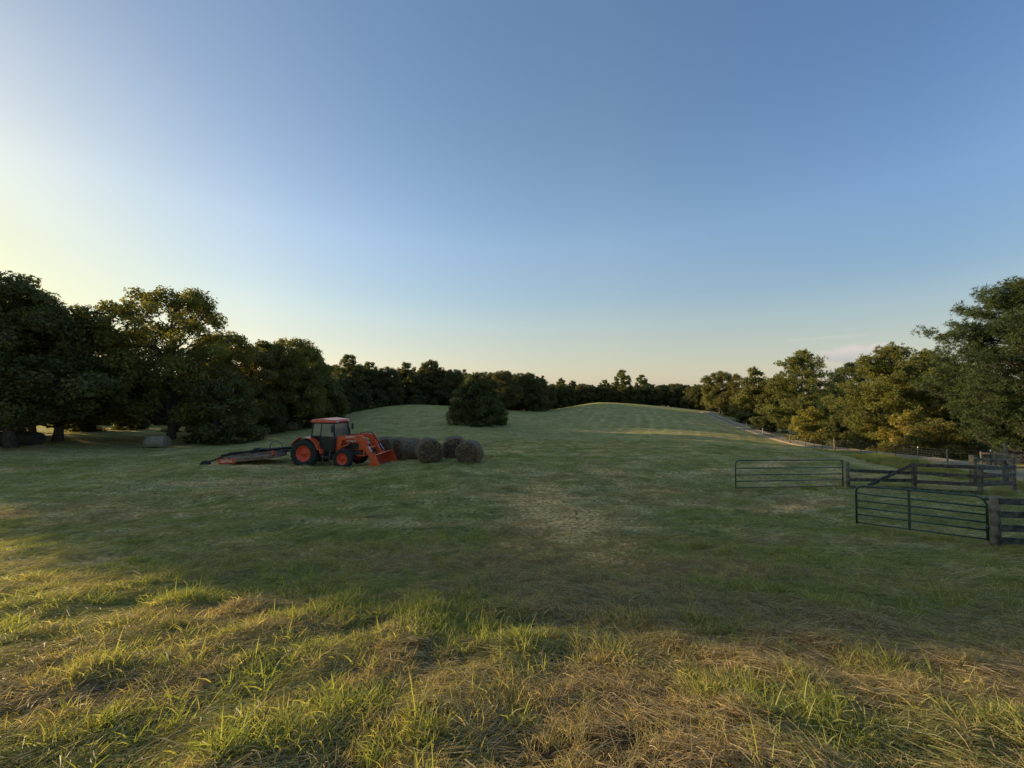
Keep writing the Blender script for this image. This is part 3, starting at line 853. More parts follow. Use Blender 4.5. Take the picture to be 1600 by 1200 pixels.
GR = 'trees filling in behind the right tree line'
for i in range(18):
    px = 1110 + 560 * (i + rg.uniform(-.3, .3)) / 17
    d = 112 - 40 * i / 17 + rg.uniform(-3, 8)
    top = 600 - (px - 1110) * .03 + rg.uniform(-6, 6)
    while (px - 800) / F * d < np.interp(d, [q[1] for q in ROAD], [q[0] for q in ROAD]) + 9: d += 4
    tree(rg.choice(['forest', 'elm', 'pine_far']), px, d, top, 'dark tree filling in behind the right tree line', 'woodland_tree', leaf='dark', group=GR)
for i in range(9):
    x_ = 52 + i * 4.5 + rg.uniform(-1, 1)
    tree('scrub', 1600, 58 + i * 1.6 + rg.uniform(-2, 2), 1000 + rg.uniform(3.5, 5.5), 'low dark bush at the back of the meadow under the right edge pine', 'bush', 'bush', leaf='dark', x=x_, group='bushes behind the right meadow')
# trees carrying on beyond the left border: these throw the long evening shade over the field
for i, (x_, y_, h_) in enumerate([(-57, 36.5, 21), (-63, 33, 18), (-55, 30.5, 11), (-66, 38, 16), (-58, 45, 15), (-66, 53, 16)]):
    tree(['broad', 'poplar', 'poplar', 'ragged', 'spreading', 'broad'][i], 0, y_, 1000 + h_, 'dark tree carrying on the left tree row beyond the border', 'broadleaf_tree', leaf='dark', x=x_, group='trees of the left row beyond the border')
# second row at left behind, closing the gaps under the crowns
GL = 'trees closing the view behind the left row'
for i in range(12):
    px = -40 + 520 * (i + rg.uniform(-.3, .3)) / 11
    d = 92 + rg.uniform(-4, 6)
    tree(rg.choice(['forest', 'elm']), px, d, 590 + rg.uniform(-22, 10), 'dark tree added behind the trunks of the left row', 'woodland_tree', leaf='oak', group=GL)

for i in range(13):  # added row, stops low sun streaking the far hill
    px = 120 + 400 * (i + rg.uniform(-.3, .3)) / 12
    tree('forest', px, 77 + rg.uniform(-3, 4), 577 + rg.uniform(-6, 8), 'dark tree added behind the trunks of the left row', 'woodland_tree', leaf='oak', group=GL)

# ------------------------------------------------------------------ hay bales
hay = pmat('weathered_hay', (.090, .056, .030), .95, var=.5, col2=(.26, .175, .095), scale=14, bump=1.0, bscale=30)
hay_end = pmat('weathered_hay_end', (.085, .050, .027), .95, var=.5, col2=(.21, .135, .072), scale=10, bump=1.0, bscale=36)
hay_dark = pmat('dark_hay', (.034, .030, .025), .95, var=.5, col2=(.085, .075, .06), scale=12, bump=1.0, bscale=30)  # darker hay colour for the left row


def bale_meshes(seed, mats, R=.76, L=1.45, sag=.16):
    """round bale lying with its axis along local X: barrel + two spiral ends + loose straw"""
    rng = np.random.default_rng(seed)
    nu, nv = 72, 16
    V, Q = [], []
    prof = []
    for j in range(nv + 1):
        t = -1 + 2 * j / nv
        e = abs(t)
        prof.append((t * L / 2, R * (1 - .10 * max(0, (e - .72) / .28) ** 2)))

    def shape(x, r, a):
        y, z = r * math.cos(a), r * math.sin(a)
        z0 = -R * (1 - sag)
        n_ = (float(vnoise(a * 2.1 + seed, x * 1.4, seed)) - .5) * .10 + (float(vnoise(a * 9, x * 5 + 3, seed + 1)) - .5) * .035
        k = 1 + n_ * (r / R)
        y *= k; z *= k
        if z < z0 * .55:
            q = (z0 * .55 - z) / (R - R * (1 - sag) * .55 + 1e-6); z = z0 * .55 - (abs(z0) * .45) * min(1, q) ** .75; y *= 1 + .10 * min(1, q)
        return (x, y * 1.04, z + R * (1 - sag))
    for x, r in prof:
        for k in range(nu):
            V.append(shape(x, r, 2 * PI * k / nu))
    for j in range(nv):
        for k in range(nu):
            k2 = (k + 1) % nu
            Q.append((j * nu + k, j * nu + k2, (j + 1) * nu + k2, (j + 1) * nu + k))
    barrel = np_mesh('barrel', V, Q, smooth=True); barrel.materials.append(mats[0])
    # wisps of straw sticking out of the barrel
    n = 1100
    a = rng.uniform(0, 2 * PI, n); x = rng.uniform(-L / 2, L / 2, n)
    base = np.array([shape(xx, R * .985, aa) for xx, aa in zip(x, a)])
    out = np.stack([np.zeros(n), np.cos(a), np.sin(a)], 1)
    d = np.stack([rng.normal(size=n) * .3, -np.sin(a) * rng.choice([-1, 1], n), np.cos(a)], 1) + out * rng.uniform(.02, .3, n)[:, None]
    d /= np.linalg.norm(d, axis=1)[:, None]; ln = rng.uniform(.03, .11, n)[:, None]
    sd = np.cross(d, out); sd /= np.linalg.norm(sd, axis=1)[:, None] + 1e-9
    v = np.stack([base - sd * .005, base + sd * .005, base + d * ln + out * -.01 + sd * .002, base + d * ln - sd * .002], 1).reshape(-1, 3)
    v[:, 2] = np.maximum(v[:, 2], .0)
    wisps = np_mesh('loose_straw', v, np.arange(n * 4).reshape(n, 4)); wisps.materials.append(mats[0])
    ends = []
    for sgn in (-1, 1):
        EV, EQ = [], []
        rings = 22
        for i in range(rings + 1):
            r = R * .90 * (1 - i / rings) + .004
            dome = .055 * (1 - (r / R) ** 2) + .02 * math.sin(i * 2.2) + .0
            for k in range(nu):
                aa = 2 * PI * k / nu
                sp = .014 * math.sin(i * 2.6 + aa)
                EV.append(shape(sgn * (L / 2 + dome + sp + .03 * (float(vnoise(aa * 4, i * .9, seed + 3)) - .5)), r, aa))
        for i in range(rings):
            for k in range(nu):
                k2 = (k + 1) % nu
                EQ.append((i * nu + k, i * nu + k2, (i + 1) * nu + k2, (i + 1) * nu + k))
        me = np_mesh('bale_end', EV, EQ, smooth=True); me.materials.append(mats[1]); ends.append(me)
    return barrel, wisps, ends


BALE = [bale_meshes(s, (hay, hay_end)) for s in (1, 2, 3)]
BALE_D = [bale_meshes(s, (hay_dark, hay_dark), sag=.2) for s in (4, 5)]


def bale(px, d, deg, label, group=None, kind=0, dark=False, s=1.0, L=1.0):
    b, wsp, ends = (BALE_D if dark else BALE)[kind % (2 if dark else 3)]
    X = (px - 800) / F * d
    g = float(gz(X, d)[0])
    o = empty('hay_bale', (X, d, g - .04), rad(deg), (s * L, s, s))
    bb = bpy.data.objects.new('barrel', b); link(bb, o)
    ws = bpy.data.objects.new('loose_straw', wsp); link(ws, bb)
    for e in ends:
        link(bpy.data.objects.new('bale_end', e), o)
    tag(o, label, 'hay bale', group)
    return o


GB = 'round hay bales in front of the tractor'
bale(734, 22.6, 86, 'nearest and rightmost hay bale, its round end facing the camera', GB, 0, s=.94)
bale(671, 23.4, 112, 'hay bale second from the right in the front, end turned to the camera', GB, 1, s=.98)
bale(711, 25.6, 98, 'darkest hay bale tucked behind the gap between the two front bales', GB, 2, s=1.04)
bale(637, 25.6, 48, 'hay bale lying lengthwise left of the front pair', GB, 0, s=1.02)
bale(617, 26.2, 55, 'hay bale partly hidden by the raised loader bucket', GB, 1, s=1.02)
bale(597, 28.2, 50, 'hay bale behind the loader arms, farthest left of the bale row', GB, 2, s=1.02)
lone = bale(248, 42.5, 10, 'single grey hay bale lying alone in front of the largest left tree', None, 1, s=.92, L=1.35)
hay_pale = pmat('pale_hay', (.20, .155, .105), .95, var=.4, col2=(.44, .36, .25), scale=14, bump=1.0, bscale=30)  # paler hay colour, makes the lone bale more visible
for c_ in list(lone.children) + [g_ for q_ in lone.children for g_ in q_.children]:
    c_.material_slots[0].link = 'OBJECT'; c_.material_slots[0].material = hay_pale
GD = 'dark bales in the row at the left edge'
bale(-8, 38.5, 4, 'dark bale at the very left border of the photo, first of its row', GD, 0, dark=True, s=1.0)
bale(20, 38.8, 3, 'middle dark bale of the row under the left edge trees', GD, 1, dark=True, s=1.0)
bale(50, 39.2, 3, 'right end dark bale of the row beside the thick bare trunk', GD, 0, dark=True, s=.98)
bale(459, 63, 20, 'pale bale far off under the trees left of the tractor cab', None, 2, s=1.0)

# ------------------------------------------------------------------ fences and gates
oldwood = pmat('grey_weathered_wood', (.105, .085, .060), .9, var=.4, col2=(.25, .205, .15), scale=5, bump=.6, bscale=25)
blackwood = pmat('black_painted_board', (.034, .031, .026), .8, var=.4, col2=(.12, .105, .082), scale=7, bump=.4, bscale=25)
greengate = pmat('green_enamel_tube', (.020, .050, .032), .45, var=.3, col2=(.034, .070, .045), scale=10, coat=.2)
steel = pmat('dull_steel', (.12, .12, .12), .5, .8, var=.3, scale=12)
tpost = pmat('dark_green_steel', (.035, .045, .030), .7, .2, var=.4, scale=15)
whitep = pmat('white_paint', (.45, .45, .42), .6, var=.1, scale=12)
wirem = pmat('galvanised_wire', (.14, .14, .135), .55, .7, var=.2, scale=8)


def wood_post(x, y, h, r, name, parent, origin, mat=oldwood, square=False, tilt=(0, 0), seed=0):
    g = float(gz(x, y)[0]); o = Vector((x, y, g)) - origin
    mb = MB(); rnd = random.Random(seed + int(x * 31))
    if square:
        T = Matrix.Translation(o) @ Matrix.Rotation(rnd.uniform(-.25, .25), 4, 'Z') @ Matrix.Rotation(tilt[0], 4, 'Y')
        mb.box(-r, r, -r, r, -.4, h, T)
        return mb.build(name, mat, parent, bevel=.012)
    pts = [(o.x + tilt[0] * t * h + rnd.uniform(-.012, .012), o.y + tilt[1] * t * h + rnd.uniform(-.012, .012), o.z - .4 + (h + .4) * t) for t in (0, .3, .55, .8, .97, 1)]
    mb.tube(pts, [r * 1.04, r * 1.02, r * .98, r, r * .97, r * .86], 12)
    return mb.build(name, mat, parent)


def board(parent, p0, p1, mat=blackwood, wd=.03, ht=.14, seed=0, up=(0, 0, 1)):
    mb = MB(); p0, p1 = Vector(p0), Vector(p1)
    rnd = random.Random(seed + int(p0.x * 100 + p0.z * 1000)); n = 5
    sag = rnd.uniform(-.012, .012)
    pts = [p0 + (p1 - p0) * (i / n) + Vector((0, 0, sag * math.sin(PI * i / n))) for i in range(n + 1)]
    d = (p1 - p0).normalized(); sd = d.cross(Vector(up)); sd.normalize(); u = sd.cross(d)
    base = len(mb.v)
    for p in pts:
        h2 = ht / 2 + rnd.uniform(-.006, .006)
        for a, b in ((-1, -1), (1, -1), (1, 1), (-1, 1)):
            mb.v.append(tuple(p + sd * a * wd / 2 + u * b * h2))
    for i in range(n):
        for k in range(4):
            k2 = (k + 1) % 4
            mb.f.append([i * 4 + k, i * 4 + k2, i * 4 + 4 + k2, i * 4 + 4 + k]); mb.sm.append(False)
    mb.f.append([0, 1, 2, 3]); mb.f.append([n * 4 + 3, n * 4 + 2, n * 4 + 1, n * 4]); mb.sm += [False, False]
    return mb.build('board', mat, parent, bevel=.005)


def pxy(px, d):
    return ((px - 800) / F * d, d)


def gxy(px, d):
    x, y = pxy(px, d)
    return Vector((x, y, float(gz(x, y)[0])))


def top(px, py, d):
    return Vector(P(px, py, d))


# black board pen fence: post E (gate hinge) - B - C - D
E_, B_, C_, D_ = (1321, 17.2), (1424, 16.6), (1527, 15.2), (1578, 16.6)
o0 = gxy(*E_)
pen = empty('board_fence', o0)
tag(pen, 'black board fence with a diagonal brace running from the far gate to the pen corner', 'fence')
for (px, d), tp, r in ((E_, 722, .075), (B_, 723.5, .070), (C_, 727.5, .058), (D_, 726.5, .065)):
    x, y = pxy(px, d)
    wood_post(x, y, P(px, tp, d)[2] - float(gz(x, y)[0]), r, 'post', pen, o0, square=(px != 1321), tilt=(.02, 0))


def rail(pa, ya, da, pb, yb, db, par, org, mat=blackwood, off=-.11, **k):
    a, b = top(pa, ya, da), top(pb, yb, db)
    n = Vector((b.y - a.y, -(b.x - a.x), 0)).normalized()
    if n.y > 0: n = -n
    a, b = a + n * -off, b + n * -off
    return board(par, a - org, b - org, mat, **k)


for ya, yb in ((734.5, 738.5), (748.5, 750), (760.5, 762.5)):
    rail(1326, ya, 17.2, 1424, yb, 16.6, pen, o0)
for ya, yb in ((725.5, 729.5), (737.5, 744), (751.5, 757), (765, 769.5)):
    rail(1422, ya, 16.6, 1530, yb, 15.2, pen, o0)
for ya, yb in ((730.5, 730), (744, 741.5), (757, 754), (770, 767)):
    rail(1525, ya, 15.2, 1580, yb, 16.6, pen, o0)
a, b = top(1352, 757.5, 17.0), top(1420, 725, 16.6)
board(pen, a + Vector((0, -.15, 0)) - o0, b + Vector((0, -.15, 0)) - o0)
# weathered back fence of the pen
A2, D2 = (1516.5, 18.6), (1567, 18.2)
o1 = gxy(*A2)
pb = empty('board_fence', o1)
tag(pb, 'short grey weathered board fence at the back of the black pen', 'fence')
for (px, d), tp, r in ((A2, 711, .095), (D2, 718.5, .075)):
    x, y = pxy(px, d)
    wood_post(x, y, P(px, tp, d)[2] - float(gz(x, y)[0]), r, 'post', pb, o1, square=True)
for ya, yb in ((716, 721), (726.5, 731), (738, 742), (750, 753)):
    rail(1519, ya, 18.6, 1570, yb, 18.2, pb, o1, mat=oldwood)
for ya, yb in ((720.5, 728), (731, 740)):
    rail(1567, ya, 18.2, 1578, yb, 16.8, pb, o1, mat=oldwood)
# near fence with the big corner post
Fp = (1548, 9.1)
o2 = gxy(*Fp)
nf = empty('board_fence', o2)
tag(nf, 'near fence of black boards with a thick round corner post at the right edge', 'fence')
x, y = pxy(*Fp)
wood_post(x, y, P(1548, 774.5, 9.1)[2] - float(gz(x, y)[0]), .088, 'corner_post', nf, o2)
xe, ye = 14.3, 8.35
wood_post(xe, ye, 1.27, .10, 'post', nf, o2)
ge = float(gz(xe, ye)[0])
for zt in (1.10, .80, .49, .20):
    board(nf, Vector((x - .02, y - .115, o2.z + zt)) - o2, Vector((xe + .1, ye - .13, ge + zt)) - o2, ht=.15)
wood_post(17.6, 7.6, 1.27, .10, 'post', nf, o2)
gf = float(gz(17.6, 7.6)[0])
for zt in (1.10, .80, .49, .20):
    board(nf, Vector((xe + .1, ye - .13, ge + zt)) - o2, Vector((17.6, 7.48, gf + zt)) - o2, ht=.15)


def tube_gate(a, b, ha, hb, rails, ups, r, label, open_ups=()):
    """tubular field gate between ground points a and b"""
    o = empty('field_gate', a); tag(o, label, 'gate')
    d = b - a; L_ = Vector((d.x, d.y, 0)).length; u = Vector((d.x, d.y, 0)) / L_
    A0, A1 = Vector((0, 0, .14)), Vector((0, 0, ha))
    B0, B1 = d + Vector((0, 0, .14)), d + Vector((0, 0, hb))
    c = .16
    mb = MB()
    ring = [A0, A1 - Vector((0, 0, c)), A1 - Vector((0, 0, c * .3)) + u * c * .3, A1 + u * c,
            B1 - u * c, B1 - u * c * .3 - Vector((0, 0, c * .3)), B1 - Vector((0, 0, c)), B0]
    mb.tube(ring, r, 8)
    mb.build('frame', greengate, o)
    for t in rails:
        m2 = MB(); m2.tube([A0 + (A1 - A0) * t, B0 + (B1 - B0) * t], r * .82, 8); m2.build('rail', greengate, o)
    for t in ups:
        m3 = MB()
        p = A0 + (B0 - A0) * t; q = A1 + (B1 - A1) * t
        m3.bar(p, q, .055, .025, up=(u.y, -u.x, 0)); m3.build('upright', greengate, o, bevel=.004)
    for z in (.32, .98):
        m4 = MB(); p = B0 + (B1 - B0) * z
        m4.tube([p - Vector((0, 0, .04)), p + Vector((0, 0, .04))], r * 1.45, 8); m4.tube([p, p + u * .12], .012, 6); m4.build('hinge', steel, o)
    return o


ga, gb = gxy(1147.5, 16.5), gxy(1314, 17.0)
tube_gate(ga, gb, P(1147.5, 719.5, 16.5)[2] - ga.z, P(1314, 718.5, 17.0)[2] - gb.z, (0.03, .26, .48, .72), (), .024, 'far green tube gate hanging open across the grass left of the black fence')
ga, gb = gxy(1334, 11.5), gxy(1536.5, 9.35)
tube_gate(ga, gb, P(1334, 757.5, 11.5)[2] - ga.z, P(1536.5, 777.5, 9.35)[2] - gb.z, (0.03, .24, .42, .60, .78), (.455,), .026, 'near green tube gate hinged on the thick round corner post')

# wire fence along the road
FP = [(1610, 22.0, 0, 698), (1568, 24.0, 1, 694), (1545, 25.5, 0, 703), (1477, 27.2, 2, 703), (1432, 30, 0, 698), (1397, 33, 0, 694.5), (1368, 36.5, 0, 691.5), (1343, 39.5, 0, 689), (1323, 42, 0, 688),
      (1302, 44, 1, 687), (1283, 47, 0, 687), (1271, 49.5, 0, 687), (1257, 52, 0, 686.5), (1245, 54.5, 0, 686), (1232.5, 57, 1, 685), (1222, 60, 0, 684), (1213, 63, 0, 683), (1204, 66, 0, 681), (1191, 70, 3, 677.5),
      (1177, 75, 0, 676), (1166, 80, 1, 673.5), (1157, 85, 0, 670.5), (1149, 90, 1, 667.5), (1139, 96, 0, 664), (1130, 102, 0, 658)]
o3 = gxy(1477, 27.2)
wf = empty('wire_fence', o3)
tag(wf, 'long wire fence on steel posts with white tips along the gravel road', 'fence')
tops_ = []
for px, d, k, ty in FP:
    x, y = pxy(px, d); g = float(gz(x, y)[0]); h = min(1.7, max(1.1, P(px, ty, d)[2] - g)) if k != 3 else 1.25
    tops_.append((Vector((x, y, g)), h))
    if k in (1, 2):
        wood_post(x, y, h + (.1 if k == 1 else 0), .075 if k == 1 else .055, 'wood_post', wf, o3)
    elif k == 3:
        m_ = MB(); p = Vector((x, y, g)) - o3; m_.box(-.075, .075, -.03, .03, -.3, h, Matrix.Translation(p)); m_.build('marker_post', whitep, wf, bevel=.01)
    else:
        m_ = MB(); p = Vector((x, y, g)) - o3
        m_.bar(p + Vector((0, 0, -.3)), p + Vector((0, 0, h)), .045, .008, up=(0, 1, 0)); m_.bar(p + Vector((0, .022, -.3)), p + Vector((0, .022, h)), .008, .036, up=(0, 1, 0))
        t_ = m_.build('steel_post', tpost, wf)
    if k in (0, 2) and d < 62:
        m_ = MB(); p = Vector((x, y, g + h)) - o3; m_.box(-.030, .030, -.022, .036, -.10, .012, Matrix.Translation(p)); m_.build('white_tip', whitep, t_ if k == 0 else wf, bevel=.008)
for t in (.12, .24, .36, .5, .66, .82, .98):
    m_ = MB(); m_.tube([q + Vector((0, -.03, h * t)) - o3 for q, h in tops_], .006, 4); m_.build('wire', wirem, wf)
m_ = MB()
for (q, h), (q2, h2) in zip(tops_[:12], tops_[1:13]):
    n = 10
    for i in range(n):
        p = q + (q2 - q) * (i / n) - o3; hh = h + (h2 - h) * i / n
        m_.tube([p + Vector((0, -.03, hh * .12)), p + Vector((0, -.03, hh * .82))], .004, 3, caps=False)
m_.build('woven_wire', wirem, wf)

# old rail fence far right, beyond the pen
o4 = gxy(1532, 26.5)
rf = empty('rail_fence', o4)
tag(rf, 'old grey rail fence beyond the pen under the right edge pine', 'fence')
rp_ = [gxy(1530, 27.0), gxy(1552, 25.8), gxy(1580, 24.6), gxy(1622, 23.4)]
for q in rp_:
    wood_post(q.x, q.y, 1.2, .07, 'post', rf, o4)
for a_, b_ in zip(rp_, rp_[1:]):
    for z in (.35, .72, 1.08):
        board(rf, a_ + Vector((0, -.08, z)) - o4, b_ + Vector((0, -.08, z)) - o4, mat=oldwood, ht=.12)

# ------------------------------------------------------------------ tractor (local: +X forward, -Y the side facing the camera)
orange = pmat('orange_enamel', (.78, .095, .022), .38, var=.05, col2=(.66, .13, .05), scale=2.5, contrast=(.45, .75), coat=.35)
orange_roof = pmat('sun_faded_orange_roof', (.72, .12, .07), .45, var=.08, scale=4, coat=.2)
rimor = pmat('orange_rim', (.72, .075, .024), .45, var=.12, scale=9)
worn = pmat('worn_orange_steel', (.62, .055, .018), .55, var=.25, col2=(.45, .075, .038), scale=6, bump=.2, bscale=30)
rubber = pmat('tyre_rubber', (.017, .017, .016), .9, var=.3, col2=(.040, .037, .030), scale=9, bump=.3, bscale=60)
blk = pmat('black_plastic', (.014, .014, .014), .5, var=.2, scale=10)
blkmetal = pmat('black_metal', (.018, .018, .018), .55, .3, var=.3, scale=10)
chrome = pmat('cylinder_rod', (.55, .55, .55), .22, 1.0, var=.05)
grey = pmat('grey_cast', (.085, .085, .08), .6, .3, var=.2, scale=9)
decal = pmat('white_decal', (.72, .70, .64), .55, var=.06)
lampg = pmat('lamp_lens', (.55, .55, .5), .15, var=.05)
seatm = pmat('seat_vinyl', (.03, .03, .032), .6, var=.2)


def glass_mat():
    m, nt, out = newmat('dusty_cab_glass'); L = nt.links.new  # pale dust layer also stands in for reflected sky
    tr = nt.nodes.new('ShaderNodeBsdfTransparent'); tr.inputs[0].default_value = (.72, .78, .72, 1)
    df = nt.nodes.new('ShaderNodeBsdfTranslucent'); df.inputs[0].default_value = (.80, .76, .58, 1)
    dd = nt.nodes.new('ShaderNodeBsdfDiffuse'); dd.inputs[0].default_value = (.60, .60, .48, 1)
    a0 = nt.nodes.new('ShaderNodeMixShader'); a0.inputs[0].default_value = .5
    L(df.outputs[0], a0.inputs[1]); L(dd.outputs[0], a0.inputs[2])
    gl = nt.nodes.new('ShaderNodeBsdfGlossy'); gl.inputs['Roughness'].default_value = .06
    nz = nt.nodes.new('ShaderNodeTexNoise'); nz.inputs['Scale'].default_value = 3.0
    tc = nt.nodes.new('ShaderNodeTexCoord'); L(tc.outputs['Object'], nz.inputs['Vector'])
    mr = nt.nodes.new('ShaderNodeMapRange'); mr.inputs['To Min'].default_value = .25; mr.inputs['To Max'].default_value = .50; L(nz.outputs[0], mr.inputs[0])
    a = nt.nodes.new('ShaderNodeMixShader'); L(mr.outputs[0], a.inputs[0]); L(tr.outputs[0], a.inputs[1]); L(a0.outputs[0], a.inputs[2])
    fr = nt.nodes.new('ShaderNodeFresnel'); fr.inputs[0].default_value = 1.5
    b = nt.nodes.new('ShaderNodeMixShader'); L(fr.outputs[0], b.inputs[0]); L(a.outputs[0], b.inputs[1]); L(gl.outputs[0], b.inputs[2])
    L(b.outputs[0], out.inputs[0])
    return m


glass = glass_mat()


def wheel(parent, x, y, R, W, rimR, side, lugs):
    """wheel = an Empty-less part: tyre mesh with rim and hub as sub-parts; side -1 faces the camera"""
    mb = MB(); c = (0, 0, 0)
    h = W / 2
    prof = [(rimR, -h * .80), (rimR + .06, -h * .97), (R * .80, -h), (R * .93, -h * .90), (R * .965, -h * .6), (R * .97, 0), (R * .965, h * .6), (R * .93, h * .90), (R * .80, h), (rimR + .06, h * .97), (rimR, h * .80)]
    mb.lathe_y(prof, c, 48)
    for i in range(lugs):
        for sg in (-1, 1):
            a0 = 2 * PI * (i + (.5 if sg > 0 else 0)) / lugs
            da = 2 * PI / lugs
            v = []
            for (yy, dang) in ((0.02 * sg, .55 * da), (h * .98 * sg, -.35 * da)):
                for wdt in (-.16 * da, .16 * da):
                    for rr_ in (R * .955 if abs(yy) < h * .5 else R * .88, R if abs(yy) < h * .5 else R * .972):
                        q = a0 + dang + wdt
                        v.append((rr_ * math.cos(q), yy, rr_ * math.sin(q)))
            mb.add(v, [(0, 1, 3, 2), (4, 6, 7, 5), (0, 4, 5, 1), (2, 3, 7, 6), (1, 5, 7, 3), (0, 2, 6, 4)])
    t = mb.build('wheel', rubber, parent)
    t.location = (x, y, R - .05)
    s = side
    rm = MB(); rm.lathe_y([(rimR + .012, s * h * .82), (rimR - .02, s * h * .84), (rimR - .05, s * h * .60), (rimR * .86, s * h * .30), (rimR * .55, s * h * .20), (rimR * .42, s * h * .34), (0.005, s * h * .36)], c, 40)
    rm.lathe_y([(rimR + .012, -s * h * .82), (rimR - .04, -s * h * .6), (rimR * .86, s * h * .1), (.01, s * h * .1)], c, 40)
    rm.build('rim', rimor, t)
    hb = MB(); hb.lathe_y([(rimR * .34, s * h * .30), (rimR * .32, s * h * .52), (rimR * .18, s * h * .58), (rimR * .16, s * h * .74), (.004, s * h * .76)], c, 24)
    for k in range(8):
        q = 2 * PI * k / 8; px_, pz_ = rimR * .25 * math.cos(q), rimR * .25 * math.sin(q)
        hb.tube([(px_, s * h * .52, pz_), (px_, s * h * .60, pz_)], .014, 6)
    hb.build('hub', rimor, t)
    return t


TX, TY, TH = -12.33, 24.15, rad(-9)
tz = float(gz0(TX, TY)[0])
trac = empty('tractor', (TX, TY, tz - .02), TH)
trac.scale = (1.04,) * 3
tag(trac, 'orange farm tractor with a closed cab and a lowered front loader bucket', 'tractor')
for y, s in ((-.86, -1), (.86, 1)):
    wheel(trac, 0, y, .84, .46, .45, s, 22)
for y, s in ((-.82, -1), (.82, 1)):
    wheel(trac, 2.38, y, .58, .36, .32, s, 18)
# chassis, axles, engine
m = MB()
m.box(-.35, .75, -.24, .24, .62, 1.05); m.box(.75, 1.8, -.20, .20, .55, .95); m.box(1.8, 3.1, -.22, .22, .62, .95)
m.tube([(0, -.75, .79), (0, .75, .79)], .13, 14); m.tube([(2.38, -.7, .55), (2.38, .7, .55)], .09, 12)
m.box(2.2, 2.56, -.2, .2, .45, .7); m.build('chassis', grey, trac, bevel=.02)
m = MB(); m.prism([(.95, .38), (1.55, .38), (1.62, .50), (1.62, .86), (.95, .86)], 'y', -.62, -.26); m.build('fuel_tank', blk, trac, bevel=.05)
# hood
hp = [(1.72, .98), (1.72, 1.72), (2.3, 1.70), (2.95, 1.60), (3.28, 1.46), (3.36, 1.30), (3.34, .95)]
m = MB(); m.prism(hp, 'y', -.36, .36); hood = m.build('hood', orange, trac, bevel=.07, seg=3)
m = MB(); m.box(2.15, 3.05, -.372, -.362, 1.02, 1.38); m.box(2.15, 3.05, .362, .372, 1.02, 1.38); m.build('side_grille', blk, hood, bevel=.004)
m = MB(); m.box(3.362, 3.375, -.26, .26, 1.0, 1.30); m.build('front_grille', blk, hood)
for y in (-.19, .19):
    m = MB(); m.box(3.33, 3.385, y - .10, y + .10, 1.30, 1.40); m.build('headlight', lampg, hood, bevel=.02)
m = MB(); m.prism([(2.25, 1.47), (2.85, 1.46), (2.85, 1.50), (2.25, 1.55)], 'y', -.366, -.361); m.build('decal', decal, hood)
# cab: pillars, roof, glass
CX0, CX1, CY = .30, 1.70, .74
m = MB()
zr, zb = 2.56, 1.30
pil = {}
for s in (-1, 1):
    y = s * CY
    m.tube([(CX0 - .05, y * .96, 1.45), (CX0 + .06, y * .90, zr)], .045, 8)
    m.tube([(.86, y, 1.2), (.90, y * .93, zr)], .040, 8)
    m.tube([(CX1 + .02, y, .85), (CX1 + .06, y, 1.6), (CX1 - .04, y * .93, zr)], .055, 8)
    m.tube([(CX0 - .05, y * .96, 1.78), (.86, y, 1.78)], .035, 8)
    m.tube([(CX0 + .06, y * .90, zr - .02), (CX1 - .04, y * .93, zr - .02)], .045, 8)
m.tube([(CX0 - .05, -CY * .96, 1.60), (CX0 - .05, CY * .96, 1.60)], .04, 8); m.tube([(CX1 - .04, -CY * .9, zr - .03), (CX1 - .04, CY * .9, zr - .03)], .045, 8)
m.tube([(CX0 + .06, -CY * .9, zr - .03), (CX0 + .06, CY * .9, zr - .03)], .045, 8)
m.box(CX0, CX1, -CY * .95, CY * .95, .86, .96); m.box(1.55, 1.72, -.68, .68, .96, 1.62)
m.build('cab_frame', blk, trac, bevel=.008)
m = MB()
rp = [(CX0 - .04, 2.56), (CX1 + .06, 2.56), (CX1 + .12, 2.62), (CX1 + .04, 2.72), (.9, 2.79), (CX0 + .04, 2.75), (CX0 - .07, 2.64)]
m.prism(rp, 'y', -.77, .77); roof = m.build('roof', orange_roof, trac, bevel=.06, seg=3)
m = MB(); m.box(CX0 + .2, CX1 - .2, -.5, .5, 2.55, 2.565)
for s in (-1, 1):
    m.box(CX1 + .05, CX1 + .115, s * .55 - .1, s * .55 + .1, 2.575, 2.64)
m.build('roof_lights', lampg, roof)


def pane(name, quad, mat=glass, th=.008, par=trac):
    q = [Vector(p) for p in quad]; n = (q[1] - q[0]).cross(q[3] - q[0]).normalized() * th
    mm = MB(); mm.add(q + [p + n for p in q], [(0, 1, 2, 3), (7, 6, 5, 4), (0, 4, 5, 1), (1, 5, 6, 2), (2, 6, 7, 3), (3, 7, 4, 0)])
    return mm.build(name, mat, par)


for s in (-1, 1):
    y = s * CY
    pane('side_window', [(CX0, y * .955, 1.80), (.83, y * .995, 1.80), (.87, y * .925, 2.52), (CX0 + .10, y * .905, 2.52)])
    pane('side_window', [(.90, y * .995, 1.55 if s > 0 else 1.78), (1.68, y * .99, 1.78), (1.62, y * .93, 2.52), (.93, y * .93, 2.52)])
    dr = pane('door', [(.90, y * 1.0, .98), (1.66, y * 1.0, .92), (1.68, y * 1.0, 1.77), (.90, y * 1.0, 1.77)], blk, .02)
    mh = MB(); mh.bar((.96, y * 1.04, 1.50), (1.10, y * 1.04, 1.50), .03, .03); mh.build('handle', steel, dr)
pane('windscreen', [(CX1 + .05, -.68, 1.62), (CX1 + .05, .68, 1.62), (CX1 - .05, .64, 2.50), (CX1 - .05, -.64, 2.50)])
pane('rear_window', [(CX0 - .05, -.66, 1.64), (CX0 - .05, .66, 1.64), (CX0 + .06, .60, 2.50), (CX0 + .06, -.60, 2.50)])
